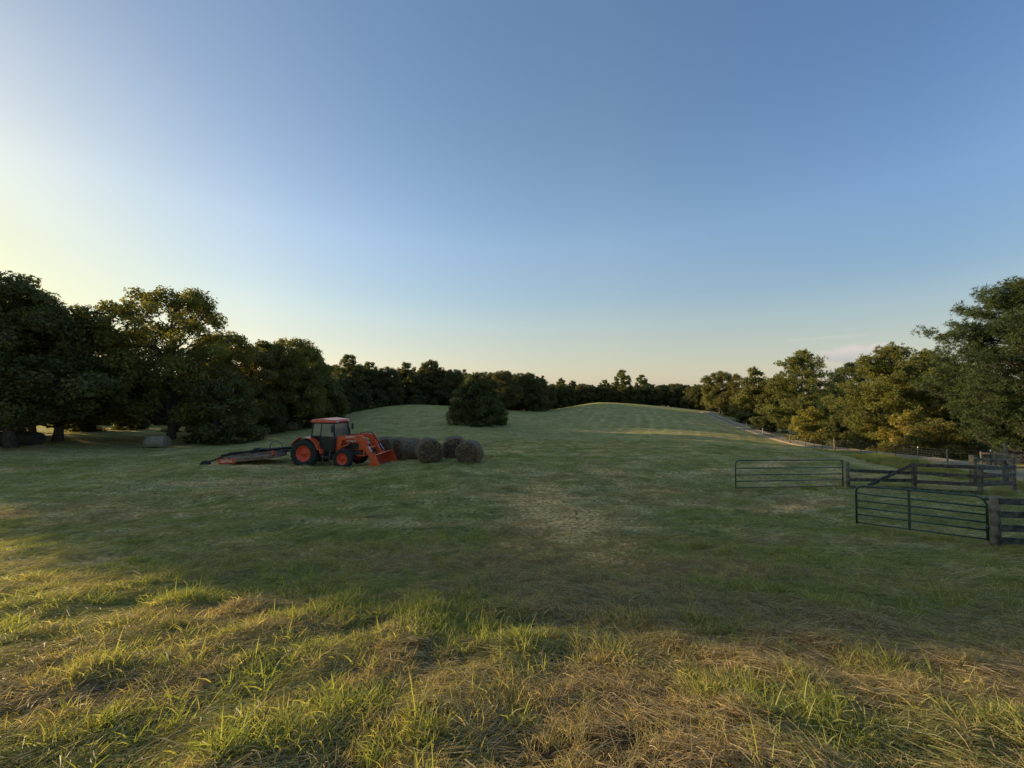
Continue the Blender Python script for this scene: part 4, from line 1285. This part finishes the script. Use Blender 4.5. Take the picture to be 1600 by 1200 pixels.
m = MB(); m.box(.62, 1.12, -.26, .26, 1.25, 1.38); m.prism([(.60, 1.30), (.74, 1.30), (.66, 2.0), (.54, 2.0)], 'y', -.24, .24); m.build('seat', seatm, trac, bevel=.04)
m = MB()
for k in range(24):
    q0, q1 = 2 * PI * k / 24, 2 * PI * (k + 1) / 24
    f = lambda q: (1.42 + .05 * math.sin(q), .19 * math.cos(q), 1.74 + .18 * math.sin(q))
    m.tube([f(q0), f(q1)], .016, 6, caps=False)
m.tube([(1.42, 0, 1.74), (1.60, 0, 1.45)], .03, 8); m.tube([(1.42, -.18, 1.74), (1.42, .18, 1.74)], .013, 6); m.build('steering_wheel', blk, trac)
# fenders
for s in (-1, 1):
    y0, y1 = (.58 * s, 1.06 * s)
    arc = []
    for i in range(15):
        a = rad(150 - i * 9.6)
        arc.append((.93 * math.cos(a) - .0, .79 + .96 * math.sin(a)))
    arc.append((1.05, 1.05)); arc.append((1.10, .82))
    inner = [(x * .965, z - .03) for x, z in arc]
    m = MB(); m.prism(arc + inner[::-1], 'y', min(y0, y1), max(y0, y1)); m.build('fender', orange, trac, bevel=.012)
    m = MB(); m.box(-.42, -.30, s * .93 - .07, s * .93 + .07, 1.62, 1.74); m.build('tail_light', pmat('red_lens', (.45, .02, .01), .3, var=.05), trac, bevel=.015)
# steps, mirrors, exhaust
m = MB()
for x in (1.10, 1.52):
    m.bar((x, -.80, .92), (x, -.88, .30), .05, .02, up=(0, 1, 0))
for z in (.32, .62):
    m.box(1.08, 1.54, -.99, -.77, z, z + .03)
m.build('step', steel, trac)
for s in (-1, 1):
    m = MB(); m.tube([(CX1 + .02, s * .72, 2.42), (CX1 + .10, s * 1.02, 2.45), (CX1 + .10, s * 1.02, 2.36)], .014, 6); arm = m.build('mirror_arm', blk, trac)
    m = MB(); m.box(CX1 + .07, CX1 + .13, s * 1.02 - .09, s * 1.02 + .09, 2.04, 2.40); m.build('mirror', blk, arm, bevel=.02)
m = MB(); m.tube([(CX0 - .02, -.66, 2.60), (CX0 - .32, -.86, 2.64)], .014, 6); m.box(CX0 - .44, CX0 - .30, -.93, -.80, 2.58, 2.70); m.build('work_light', blk, trac, bevel=.01)
m = MB(); m.tube([(1.92, .50, 1.2), (1.92, .50, 2.10), (1.86, .50, 2.22)], .042, 10); m.tube([(1.92, .50, 1.35), (1.92, .50, 1.85)], .07, 10); m.build('exhaust', blkmetal, trac)
# loader
for s in (-1, 1):
    y = s * .56
    m = MB(); m.prism([(1.72, .62), (2.02, .62), (2.06, 1.2), (2.14, 1.62), (2.0, 1.80), (1.80, 1.72), (1.74, 1.2)], 'y', y - .06, y + .06); m.box(1.74, 2.0, min(s * .2, y), max(s * .2, y), .66, .82)
    m.build('loader_tower', orange, trac, bevel=.012)
    arm = [(1.84, 1.62), (2.02, 1.80), (2.60, 1.86), (3.20, 1.88), (3.42, 1.78), (3.95, .86), (4.16, .42), (4.02, .34), (3.80, .66), (3.24, 1.52), (3.05, 1.62), (2.5, 1.62), (1.98, 1.52)]
    m = MB(); m.prism(arm, 'y', y - .055, y + .055); la = m.build('loader_arm', orange, trac, bevel=.015)
    m = MB(); m.prism([(2.35, 1.72), (2.95, 1.745), (2.95, 1.79), (2.35, 1.77)], 'y', y + s * .058, y + s * .062); m.build('decal', decal, la)
    m = MB(); m.tube([(1.90, y + s * .0, 1.02), (2.55, y, 1.36)], .045, 10); m.build('lift_cylinder', orange, la)
    m = MB(); m.tube([(2.55, y, 1.36), (3.0, y, 1.60)], .024, 8); m.build('cylinder_rod', chrome, la)
    m = MB(); m.tube([(3.40, y + s * .09, 1.90), (3.80, y + s * .09, 1.30)], .045, 10); m.build('bucket_cylinder', orange, la)
    m = MB(); m.tube([(3.80, y + s * .09, 1.30), (4.14, y + s * .09, .80)], .024, 8); m.build('cylinder_rod', chrome, la)
    m = MB(); m.tube([(2.6, y - .03, 1.90), (3.3, y - .03, 1.93), (3.62, y - .03, 1.52)], .016, 6); m.tube([(2.6, y + .03, 1.90), (3.3, y + .03, 1.94), (3.66, y + .03, 1.54)], .016, 6); m.build('hydraulic_line', blkmetal, la)
    m = MB(); m.prism([(4.02, .86), (4.14, .90), (4.24, .60), (4.20, .30), (4.06, .26)], 'y', y - .09, y - .065); m.prism([(4.02, .86), (4.14, .90), (4.24, .60), (4.20, .30), (4.06, .26)], 'y', y + .065, y + .09); m.build('bucket_link', orange, la)
m = MB(); m.tube([(3.70, -.52, 1.12), (3.70, .52, 1.12)], .06, 10); m.build('cross_tube', orange, trac)
m = MB(); m.prism([(2.95, .62), (3.42, .62), (3.46, 1.0), (3.40, 1.34), (3.34, 1.34), (3.38, 1.0), (3.34, .70), (2.95, .70)], 'y', -.42, -.36); m.prism([(2.95, .62), (3.42, .62), (3.46, 1.0), (3.40, 1.34), (3.34, 1.34), (3.38, 1.0), (3.34, .70), (2.95, .70)], 'y', .36, .42)
for z in (.66, .86, 1.06, 1.26):
    m.box(3.39, 3.43, -.42, .42, z - .02, z + .02)
m.build('brush_guard', orange, trac, bevel=.008)
# bucket: curved shell open to the front
BW = 1.06
prof = [(4.82, .03), (4.30, .04), (4.20, .12), (4.14, .32), (4.20, .62), (4.34, .80), (4.42, .82)]
inn = [(4.42, .795), (4.355, .775), (4.225, .60), (4.17, .33), (4.225, .14), (4.31, .065), (4.82, .05)]
m = MB(); m.prism(prof + inn, 'y', -BW, BW); bk = m.build('bucket', worn, trac)
for s in (-1, 1):
    m = MB(); m.prism([(4.84, .03), (4.30, .03), (4.19, .12), (4.13, .32), (4.19, .63), (4.34, .82), (4.46, .83), (4.78, .20)], 'y', s * BW - .014, s * BW + .014); m.build('side_plate', orange, bk)
m = MB(); m.box(4.70, 4.90, -BW, BW, .022, .048); m.build('cutting_edge', steel, bk)
m = MB(); m.box(4.36, 4.47, -BW, BW, .80, .835); m.build('top_lip', orange, bk, bevel=.008)
# hitch arms
m = MB()
for s in (-1, 1):
    m.bar((-.2, s * .35, .62), (-1.15, s * .42, .52), .05, .08)
m.bar((-.2, 0, .45), (-1.0, 0, .42), .10, .05); m.bar((-.25, 0, 1.15), (-.95, 0, .95), .06, .06); m.build('hitch', blkmetal, trac)

# ------------------------------------------------------------------ rotary mower behind the tractor (local: +X towards the tractor)
deckm = pmat('dusty_deck', (.16, .09, .055), .85, var=.45, col2=(.30, .19, .125), scale=3.0, bump=.5, bscale=22)
mx_, my_ = -15.75, 24.35
mz = float(gz0(mx_, my_)[0])
mow = empty('rotary_mower', (mx_, my_, mz + .06), rad(10))
tag(mow, 'wide flat orange rotary mower with a dusty deck hitched behind the tractor', 'mower')
TM = Matrix.Rotation(rad(-4.5), 4, 'Y')
deck_poly = [(-1.95, -1.0), (-1.95, 1.10), (-1.55, 1.62), (1.25, 1.62), (1.7, .7), (1.7, -.7), (1.25, -1.62), (-.75, -1.62)]


def tilt(o):
    o.rotation_euler = (0, rad(-4.5), 0); return o


m = MB(); m.prism(deck_poly, 'z', .52, .56); deck = tilt(m.build('deck', deckm, mow, bevel=.006))
m = MB()
n = len(deck_poly)
for i in range(n):
    a, b = Vector((*deck_poly[i], .34)), Vector((*deck_poly[(i + 1) % n], .34))
    if i == n - 1:
        q = MB(); q.bar(a + Vector((0, 0, .07)), b + Vector((0, 0, .07)), .03, .27); q.build('corner_skirt', orange, deck, bevel=.004); continue
    if i == 4: continue
    q = MB(); q.bar(a + Vector((0, 0, .10)), b + Vector((0, 0, .10)), .03, .20); q.build('skirt', deckm, deck, bevel=.004)
m = MB()
for y in (-1.0, -.45, .45, 1.0):
    m.bar((-1.85, y, .60), (1.45, y, .60), .05, .08)
for x in (-1.2, 0, 1.1):
    m.bar((x, -1.55, .585), (x, 1.55, .585), .05, .05)
m.build('deck_rib', deckm, deck, bevel=.006)
m = MB(); m.box(-.55, .0, -.26, .26, .62, .82); m.box(-.42, -.12, -.14, .14, .82, .90)
m.build('gearbox', blkmetal, deck, bevel=.03)
m = MB(); m.tube([(-.05, 0, .74), (1.0, 0, .73), (2.5, .05, .72), (3.0, .05, .72)], .085, 10); m.build('driveline', blkmetal, deck)
m = MB(); m.tube([(-1.9, 0, .70), (-.5, 0, .72)], .06, 10); m.box(-2.05, -1.75, -.5, .5, .62, .74); m.build('wheel_axle_beam', blkmetal, deck)
m = MB(); m.bar((1.2, -.8, .62), (3.0, -.06, .58), .10, .10); m.bar((1.2, .8, .62), (3.0, .06, .58), .10, .10); m.build('tongue', blkmetal, deck, bevel=.008)
m = MB(); m.tube([(1.2, .1, .72), (1.15, .1, .98), (.95, .1, 1.18), (.7, .1, 1.20), (.5, .1, 1.05), (.42, .1, .72)][::1], .022, 6); m.tube([(1.3, 0, .9), (2.2, .05, 1.0), (3.1, .1, 1.35)], .018, 6); m.build('hydraulic_hose', blk, deck)
m = MB(); m.bar((-.2, .25, .80), (.7, .25, .70), .08, .08); m.bar((-1.7, -.35, .76), (-.3, -.35, .76), .08, .09); m.build('lift_cylinder', blkmetal, deck, bevel=.01)
m = MB(); m.box(1.22, 1.30, -1.60, -1.38, .56, .78); m.box(1.22, 1.30, 1.38, 1.60, .56, .78); m.build('front_bracket', orange, deck)
for y in (-1.05, 1.05):
    m = MB(); m.bar((-1.7, y, .66), (-2.55, y, .40), .07, .09); fk = m.build('tail_wheel_arm', blkmetal, deck)
    m = MB(); m.lathe_y([(.12, -.09), (.24, -.10), (.28, -.05), (.28, .05), (.24, .10), (.12, .09), (.12, -.09)], (-2.62, y, .27), 24); m.build('tail_wheel', rubber, fk)
    m = MB(); m.lathe_y([(.005, -.08), (.12, -.085), (.12, .085), (.005, .08)], (-2.62, y, .27), 18); m.build('tail_wheel_rim', grey, fk)
# lettering on the near rear corner of the skirt
cu = bpy.data.curves.new('maker_lettering', 'FONT'); cu.body = 'Land Pride'; cu.size = .21; cu.extrude = .002; cu.align_x = 'CENTER'; cu.align_y = 'CENTER'; cu.offset = .004
tmp = bpy.data.objects.new('maker_lettering', cu); link(tmp)
bpy.context.view_layer.update()
tme = bpy.data.meshes.new_from_object(tmp.evaluated_get(bpy.context.evaluated_depsgraph_get()))
bpy.data.objects.remove(tmp)
tme.materials.clear(); tme.materials.append(decal)
to = bpy.data.objects.new('maker_lettering', tme); link(to, deck)
to.location = (-1.35 - .46 * .022, -1.31 - .89 * .022, .41); to.rotation_euler = (PI / 2, 0, math.atan2(-.62, 1.2))

# ------------------------------------------------------------------ grass and cut hay
def grassmat():
    m, nt, out = newmat('grass_blades'); L = nt.links.new

    def mixc(f, a, b):
        n = nt.nodes.new('ShaderNodeMix'); n.data_type = 'RGBA'
        for k, v in (('Factor', f), ('A', a), ('B', b)):
            if isinstance(v, tuple): n.inputs[k].default_value = (*v, 1)
            else: L(v, n.inputs[k])
        return n.outputs['Result']
    t = nt.nodes.new('ShaderNodeAttribute'); t.attribute_name = 'tint'
    d = nt.nodes.new('ShaderNodeAttribute'); d.attribute_name = 'dryi'; d.attribute_type = 'INSTANCER'
    g = mixc(t.outputs['Fac'], (.150, .178, .042), (.450, .460, .120))
    s_ = mixc(t.outputs['Fac'], (.220, .150, .075), (.740, .560, .290))
    oi = nt.nodes.new('ShaderNodeObjectInfo')
    a = nt.nodes.new('ShaderNodeMath'); a.operation = 'MULTIPLY_ADD'; a.inputs[1].default_value = .3; L(t.outputs['Fac'], a.inputs[0])
    a2 = nt.nodes.new('ShaderNodeMath'); a2.operation = 'SUBTRACT'; L(d.outputs['Fac'], a2.inputs[0]); a2.inputs[1].default_value = .15
    L(a2.outputs[0], a.inputs[2])
    a.use_clamp = True
    c = mixc(a.outputs[0], g, s_)
    pb = nt.nodes.new('ShaderNodeBsdfPrincipled'); pb.inputs['Roughness'].default_value = .55; pb.inputs['Specular IOR Level'].default_value = .3
    tb = nt.nodes.new('ShaderNodeBsdfTranslucent')
    L(c, pb.inputs['Base Color'])
    gm = nt.nodes.new('ShaderNodeMix'); gm.data_type = 'RGBA'; gm.blend_type = 'MULTIPLY'; gm.inputs['Factor'].default_value = 1; gm.inputs['B'].default_value = (1.3, 1.3, .6, 1)
    L(c, gm.inputs['A']); L(gm.outputs['Result'], tb.inputs['Color'])
    ms = nt.nodes.new('ShaderNodeMixShader'); ms.inputs[0].default_value = .46
    L(pb.outputs[0], ms.inputs[1]); L(tb.outputs[0], ms.inputs[2]); L(ms.outputs[0], out.inputs[0])
    return m


GM = grassmat()


def blades(seed, n, radius, hmin, hmax, wd, kind, lift=.0):
    """kind 'up': tuft of curving blades; 'lay': stems lying combed along +X; 'mat': dead stems lying any way"""
    rng = np.random.default_rng(seed)
    a = rng.uniform(0, 2 * PI, n); r = radius * np.sqrt(rng.random(n))
    b = np.stack([r * np.cos(a), r * np.sin(a), np.full(n, -.015)], 1)
    ln = rng.uniform(hmin, hmax, n) * (.55 + .45 * rng.random(n))
    if kind == 'up':
        ph = rng.uniform(0, 2 * PI, n); bend = rng.uniform(.15, 1.0, n)
        lean = np.stack([np.cos(ph), np.sin(ph), np.zeros(n)], 1)
        ts = np.array([0, .35, .7, 1.0])
        P_ = [b + np.array([0, 0, 1]) * (ln * t * (1 - .35 * bend * t))[:, None] + lean * (ln * bend * .75 * t ** 2 + ln * .12 * t)[:, None] for t in ts]
    else:
        ph = rng.normal(0, .48, n) if kind == 'lay' else rng.uniform(0, 2 * PI, n)
        dr = np.stack([np.cos(ph), np.sin(ph), np.zeros(n)], 1); sdv = np.stack([-np.sin(ph), np.cos(ph), np.zeros(n)], 1)
        z0 = rng.random(n) * lift; arch = rng.uniform(.0, .12, n) * ln * (1 if kind == 'lay' else .35); cv = rng.normal(0, .035, n) * ln
        tip = rng.uniform(-.04, .16, n) * ln * (1 if kind == 'lay' else .5)
        ts = np.array([0, .35, .7, 1.0])
        P_ = [b + dr * (ln * (t - .5))[:, None] + sdv * (cv * (t - t * t) * 4)[:, None] + np.array([0, 0, 1]) * (z0 + arch * (t - t * t) * 4 + tip * t + .008)[:, None] for t in ts]
    V = []
    tw = rng.uniform(0, 2 * PI, n)
    w0 = wd * rng.uniform(.6, 1.3, n)
    for i, p in enumerate(P_):
        q = P_[min(i + 1, 3)] - P_[max(i - 1, 0)]; q /= np.linalg.norm(q, axis=1)[:, None] + 1e-9
        rv = np.stack([np.cos(tw), np.sin(tw), (.25 if kind == 'up' else 1.3) * np.ones(n)], 1)
        sd = np.cross(q, rv); sd /= np.linalg.norm(sd, axis=1)[:, None] + 1e-9
        ww = (w0 * (1.0, .95, .65, .08)[i] / 2)[:, None]
        V += [p - sd * ww, p + sd * ww]
    V = np.stack(V, 1)
    base = np.arange(n)[:, None] * 8
    Q = np.concatenate([base + np.array([[2 * i, 2 * i + 1, 2 * i + 3, 2 * i + 2]]) for i in range(3)], 0)
    tint = np.clip(rng.normal(.42, .40, n), 0, 1)
    me = np_mesh('blades', V.reshape(-1, 3), Q, tint=np.repeat(tint, 8)); me.materials.append(GM)
    return me


PK = []
for sd_ in (1, 2, 3): PK.append(blades(sd_, 34, .09, .05, .17, .0050, 'up'))                  # 0-2 tuft
for sd_ in (4, 5): PK.append(blades(sd_, 12, .05, .12, .27, .0082, 'up'))                     # 3-4 lush shoots
for sd_ in (6, 7, 8): PK.append(blades(sd_, 50, .20, .07, .30, .0056, 'lay', .05))             # 5-7 combed
for sd_ in (9, 10): PK.append(blades(sd_, 60, .20, .05, .22, .0050, 'mat', .05))              # 8-9 thatch
for sd_ in (11, 12): PK.append(blades(sd_, 100, .34, .04, .12, .0085, 'up'))                   # 10-11 mid patch
for sd_ in (13, 14): PK.append(blades(sd_, 90, .42, .15, .45, .0080, 'lay', .06))              # 12-13 mid combed
for sd_ in (15, 16): PK.append(blades(sd_, 120, .95, .07, .18, .028, 'up'))                    # 14-15 far patch
for sd_ in (17,): PK.append(blades(sd_, 60, .30, .35, .85, .011, 'up'))                        # 16 tall weeds
for sd_ in (18, 19): PK.append(blades(sd_, 9, .30, .30, .75, .0050, 'lay', .09))             # 17-18 long pale stalks
PK.append(blades(20, 46, .10, .08, .20, .0048, 'up'))                                          # 19 dry stubble tuft
gcol = bpy.data.collections.new('blade_kinds')
for i, me in enumerate(PK):
    gcol.objects.link(bpy.data.objects.new('blades_%02d' % i, me))


def scatter(name, label, x, y, idx, ang, scl, dryv, upright=.4):
    z = gz(x, y); e = .12
    nx = -(gz(x + e, y) - gz(x - e, y)) / (2 * e); ny = -(gz(x, y + e) - gz(x, y - e)) / (2 * e)
    N = np.stack([nx * (1 - upright), ny * (1 - upright), np.ones(len(x))], 1); N /= np.linalg.norm(N, axis=1)[:, None]
    X = np.stack([np.cos(ang), np.sin(ang), np.zeros(len(x))], 1); X -= N * (X * N).sum(1)[:, None]; X /= np.linalg.norm(X, axis=1)[:, None]
    Y = np.cross(N, X)
    ry = -np.arcsin(np.clip(X[:, 2], -1, 1)); rx = np.arctan2(Y[:, 2], N[:, 2]); rz = np.arctan2(X[:, 1], X[:, 0])
    me = bpy.data.meshes.new(name); me.vertices.add(len(x)); me.vertices.foreach_set('co', np.stack([x, y, z], 1).astype(np.float32).ravel())
    for nm, ty, v in (('idx', 'INT', idx.astype(np.int32)), ('scl', 'FLOAT', scl.astype(np.float32)), ('dryi', 'FLOAT', dryv.astype(np.float32))):
        a = me.attributes.new(nm, ty, 'POINT'); a.data.foreach_set('value', v)
    a = me.attributes.new('rot', 'FLOAT_VECTOR', 'POINT'); a.data.foreach_set('vector', np.stack([rx, ry, rz], 1).astype(np.float32).ravel())
    o = bpy.data.objects.new(name, me); link(o); tag(o, label, 'grass', kind='stuff')
    md = o.modifiers.new('scatter', 'NODES'); md.node_group = SCAT
    return o


def scatter_group():
    ng = bpy.data.node_groups.new('scatter', 'GeometryNodeTree')
    ng.interface.new_socket('Geometry', in_out='INPUT', socket_type='NodeSocketGeometry')
    ng.interface.new_socket('Geometry', in_out='OUTPUT', socket_type='NodeSocketGeometry')
    N = ng.nodes.new; L = ng.links.new
    gi, go = N('NodeGroupInput'), N('NodeGroupOutput')
    ci = N('GeometryNodeCollectionInfo'); ci.inputs['Collection'].default_value = gcol
    ci.inputs['Separate Children'].default_value = True; ci.inputs['Reset Children'].default_value = True
    ip = N('GeometryNodeInstanceOnPoints'); ip.inputs['Pick Instance'].default_value = True

    def na(n, t):
        k = N('GeometryNodeInputNamedAttribute'); k.data_type = t; k.inputs['Name'].default_value = n
        return k.outputs['Attribute']
    e2 = N('FunctionNodeEulerToRotation')
    L(gi.outputs[0], ip.inputs['Points']); L(ci.outputs[0], ip.inputs['Instance']); L(na('idx', 'INT'), ip.inputs['Instance Index'])
    L(na('rot', 'FLOAT_VECTOR'), e2.inputs[0]); L(e2.outputs[0], ip.inputs['Rotation']); L(na('scl', 'FLOAT'), ip.inputs['Scale'])
    L(ip.outputs[0], go.inputs[0])
    return ng


SCAT = scatter_group()
rs = np.random.default_rng(77)


def sector(r0, r1, dens, half=65):
    h = rad(half); n = int(h * (r1 * r1 - r0 * r0) * dens)
    r = np.sqrt(rs.uniform(r0 * r0, r1 * r1, n)); a = rs.uniform(-h, h, n)
    return r * np.sin(a), r * np.cos(a), r


def keep(m, *arr):
    return [v[m] for v in arr]


GR_, HY_ = [], []


def push(lst, x, y, idx, ang, scl, dr):
    rd_ = road_dist(x, y); track = np.exp(-((x - 1.7) / 1.2) ** 2) * np.clip((y - 6.8) / 2, 0, 1) * np.clip((18.5 - y) / 3, 0, 1); bare = ((x - .55) / .62) ** 2 + ((y - 2.45) / .42) ** 2
    m = (rs.random(len(x)) < np.clip(bare - .35, .16, 1)) & (rs.random(len(x)) > .80 * track) & (rd_ > 1.9) & ((rd_ > 6) | (y < 20) | (scl < .75))
    m &= ~((np.abs(x - mx_ - .2) < 2.2) & (np.abs(y - my_) < 1.75))
    m &= ~((np.abs(x - TX - 1.2) < 1.7) & (np.abs(y - TY + .2) < .75))
    lst.append([v[m] for v in (x, y, idx, ang, scl, dr)])


# near: upright regrowth
x, y, r = sector(.9, 11.5, 120)
d_ = dry(x, y); th_ = swath(x, y); cl = fbm((x * np.cos(th_) + y * np.sin(th_)) * .9, (y * np.cos(th_) - x * np.sin(th_)) * 1.9, 201, 2)
p = np.clip((1.05 - d_ * 1.3), .05, 1) * np.clip((cl - .40) * 5.5, .05, 1) * np.clip((11.5 - r) / 6, 0, 1)
m = rs.random(len(x)) < p; x, y, r, d_, cl = keep(m, x, y, r, d_, cl); n = len(x)
push(GR_, x, y, rs.integers(0, 3, n), rs.uniform(0, 6.28, n), rs.uniform(.6, 1.25, n) * (.25 + 1.75 * cl), np.clip(d_ * .75 + rs.normal(0, .13, n) - .05, 0, 1))
# lush shoots in clusters
x, y, r = sector(.9, 11, 40)
cl = fbm(x * 1.1 + 9, y * 1.1, 207, 2); d_ = dry(x, y)
m = (rs.random(len(x)) < np.clip((cl - .47) * 6, .04, 1)) & (rs.random(len(x)) > d_ * .8); x, y, d_ = keep(m, x, y, d_); n = len(x)
push(GR_, x, y, rs.integers(3, 5, n), rs.uniform(0, 6.28, n), rs.uniform(.45, 1.35, n), np.clip(rs.normal(.04, .08, n), 0, 1))
# big clumps left standing near the camera
for cx_, cy_, cr_, dd_ in ((-2.7, 5.0, .34, 0), (-2.2, 5.3, .3, 0), (-1.15, 5.0, .36, 0), (-.7, 4.6, .26, .1), (-1.2, 2.95, .30, 0), (-1.65, 2.6, .30, 0), (-2.9, 2.8, .34, .05), (-.62, 2.6, .22, .1), (1.5, 5.0, .3, .8),
                           (2.4, 4.7, .28, .5), (2.25, 2.9, .34, .05), (1.75, 3.3, .26, .2), (3.4, 3.6, .25, .3), (-4.6, 5.6, .4, .1), (-5.8, 4.3, .4, .1), (.25, 4.4, .25, .25), (.9, 3.9, .22, .6), (-3.8, 3.6, .3, .2), (4.6, 5.4, .3, .6), (.1, 3.1, .2, .7)):
    n = int(cr_ * 190)
    x = cx_ + rs.normal(0, cr_ * .75, n); y = cy_ + rs.normal(0, cr_ * .5, n)
    push(GR_, x, y, rs.integers(0, 3, n), rs.uniform(0, 6.28, n), rs.uniform(.8, 1.5, n), np.clip(dd_ + .06 + rs.normal(.05, .14, n), 0, 1))
    n = int(cr_ * 38 * (1 - dd_)); x = cx_ + rs.normal(0, cr_ * .7, n); y = cy_ + rs.normal(0, cr_ * .5, n)
    push(GR_, x, y, rs.integers(3, 5, n), rs.uniform(0, 6.28, n), rs.uniform(.7, 1.35, n), np.clip(rs.normal(.03, .06, n), 0, 1))
# combed cut stems
x, y, r = sector(.9, 11.5, 62)
x, y, r = keep(rs.random(len(x)) < np.clip((10.5 - r) / 5, .12, 1), x, y, r)
d_ = dry(x, y); n = len(x)
push(HY_, x, y, rs.integers(5, 8, n), swath(x, y) + rs.normal(0, .42, n) + PI * rs.integers(0, 2, n), rs.uniform(.6, 1.2, n), np.clip(.10 + d_ * .95 + rs.normal(0, .22, n), 0, 1))
x, y, r = sector(.9, 11.5, 60)
d_ = dry(x, y); m = rs.random(len(x)) < (.35 + .65 * d_) * np.clip((10.5 - r) / 5, .12, 1); x, y, d_ = keep(m, x, y, d_); n = len(x)
push(HY_, x, y, rs.integers(8, 10, n), rs.uniform(0, 6.28, n), rs.uniform(.6, 1.2, n), np.clip(.45 + .6 * d_ + rs.normal(0, .2, n), 0, 1))
x, y, r = sector(.9, 26, 6)
n = len(x)
push(HY_, x, y, rs.integers(17, 19, n), swath(x, y) + rs.normal(0, .8, n), rs.uniform(.5, 1.1, n), np.clip(rs.normal(.9, .2, n), 0, 1))
x, y, r = sector(.9, 11, 44)
d_ = dry(x, y); m = rs.random(len(x)) < np.clip(d_ * 1.3 - .15, .08, 1); x, y, d_ = keep(m, x, y, d_); n = len(x)
push(HY_, x, y, np.full(n, 19), rs.uniform(0, 6.28, n), rs.uniform(.5, 1.1, n), np.clip(rs.normal(.85, .2, n), 0, 1))
n = 46; x = .55 + rs.normal(0, .42, n); y = 2.45 + rs.normal(0, .25, n)
HY_.append([x, y, rs.choice([17, 18, 19, 19], n), rs.uniform(-.4, 2.2, n), rs.uniform(.5, 1.1, n), np.clip(rs.normal(.85, .25, n), 0, 1)])
# middle distance
for r0, r1, dens, s0, s1 in ((9, 20, 8, .5, 1.1), (20, 48, 2.2, .7, 1.3)):
    x, y, r = sector(r0, r1, dens)
    d_ = dry(x, y); cl = fbm((x * .98 + y * .18) * .30, (y * .98 - x * .18) * 1.25, 211, 3)
    m = rs.random(len(x)) < np.clip(1.25 - d_ * 1.3, .04, 1) * np.clip((cl - .33) * 5, .12, 1); x, y, d_, cl = keep(m, x, y, d_, cl); n = len(x)
    push(GR_, x, y, rs.integers(10, 12, n), rs.uniform(0, 6.28, n), rs.uniform(s0, s1, n) * (.5 + .9 * cl), np.clip(d_ * .9 + rs.normal(0, .12, n), 0, 1))
    x, y, r = sector(r0, r1, dens * .45)
    d_ = dry(x, y); n = len(x)
    push(HY_, x, y, rs.integers(12, 14, n), swath(x, y) + rs.normal(0, .3, n), rs.uniform(s0, s1, n), np.clip(.12 + d_ * 1.0 + rs.normal(0, .2, n), 0, 1))
x, y, r = sector(48, 150, .35, 58)
d_ = dry(x, y); m = gz0(x, y) < 2; n = len(x)
push(GR_, x, y, rs.integers(14, 16, n), rs.uniform(0, 6.28, n), rs.uniform(.4, .9, n), np.clip(d_ * .8 + .5 * windrow(x, y) + rs.normal(0, .12, n), 0, 1))
for r0, r1, dens, s0, s1 in ((8, 18, 14, .3, .85), (18, 45, 4.0, .45, 1.15)):
    x, y, r = sector(r0, r1, dens); d_ = dry(x, y)
    cl = fbm(x * .55 + y * .1, y * 1.6, 231, 3)
    m = rs.random(len(x)) < np.clip((cl - .46) * 7, .06, 1); x, y, d_ = keep(m, x, y, d_); n = len(x)
    push(GR_, x, y, rs.integers(10, 12, n), rs.uniform(0, 6.28, n), rs.uniform(s0, s1, n), np.clip(d_ * .7 + rs.normal(0, .12, n), 0, 1))
# unmown strip along the wire fence and under the board fences
q = rs.integers(4, 62, 1500); c = RC[q]; tn = RC[q + 1] - RC[q]; tn /= np.linalg.norm(tn, axis=1)[:, None]
off = -rs.uniform(2.1, 4.2, 1500); x = c[:, 0] + tn[:, 1] * off; y = c[:, 1] - tn[:, 0] * off
push(GR_, x, y, np.full(1500, 16), rs.uniform(0, 6.28, 1500), np.where(q < 36, 1.5, .6) * rs.uniform(.25, .49, 1500), np.clip(rs.normal(.25, .2, 1500), 0, 1))
for (xa, ya), (xb, yb) in ((pxy(*E_), pxy(*B_)), (pxy(*B_), pxy(*C_)), (pxy(*C_), pxy(*D_)), (pxy(*Fp), (14.3, 8.35)), (pxy(1334, 11.5), pxy(1536, 9.35)), (pxy(1147, 16.5), pxy(1314, 17))):
    n = 46; t = rs.random(n); x = xa + (xb - xa) * t + rs.normal(0, .18, n); y = ya + (yb - ya) * t + rs.normal(0, .18, n)
    push(GR_, x, y, np.full(n, 16), rs.uniform(0, 6.28, n), rs.uniform(.18, .5, n), np.clip(rs.normal(.3, .25, n), 0, 1))


def cat(l):
    return [np.concatenate([a[i] for a in l]) for i in range(6)]


scatter('grass', 'short green regrowth of grass over the mown hay field', *cat(GR_))
scatter('cut_hay', 'cut hay stems lying combed in swaths over the field', *cat(HY_), upright=.0)
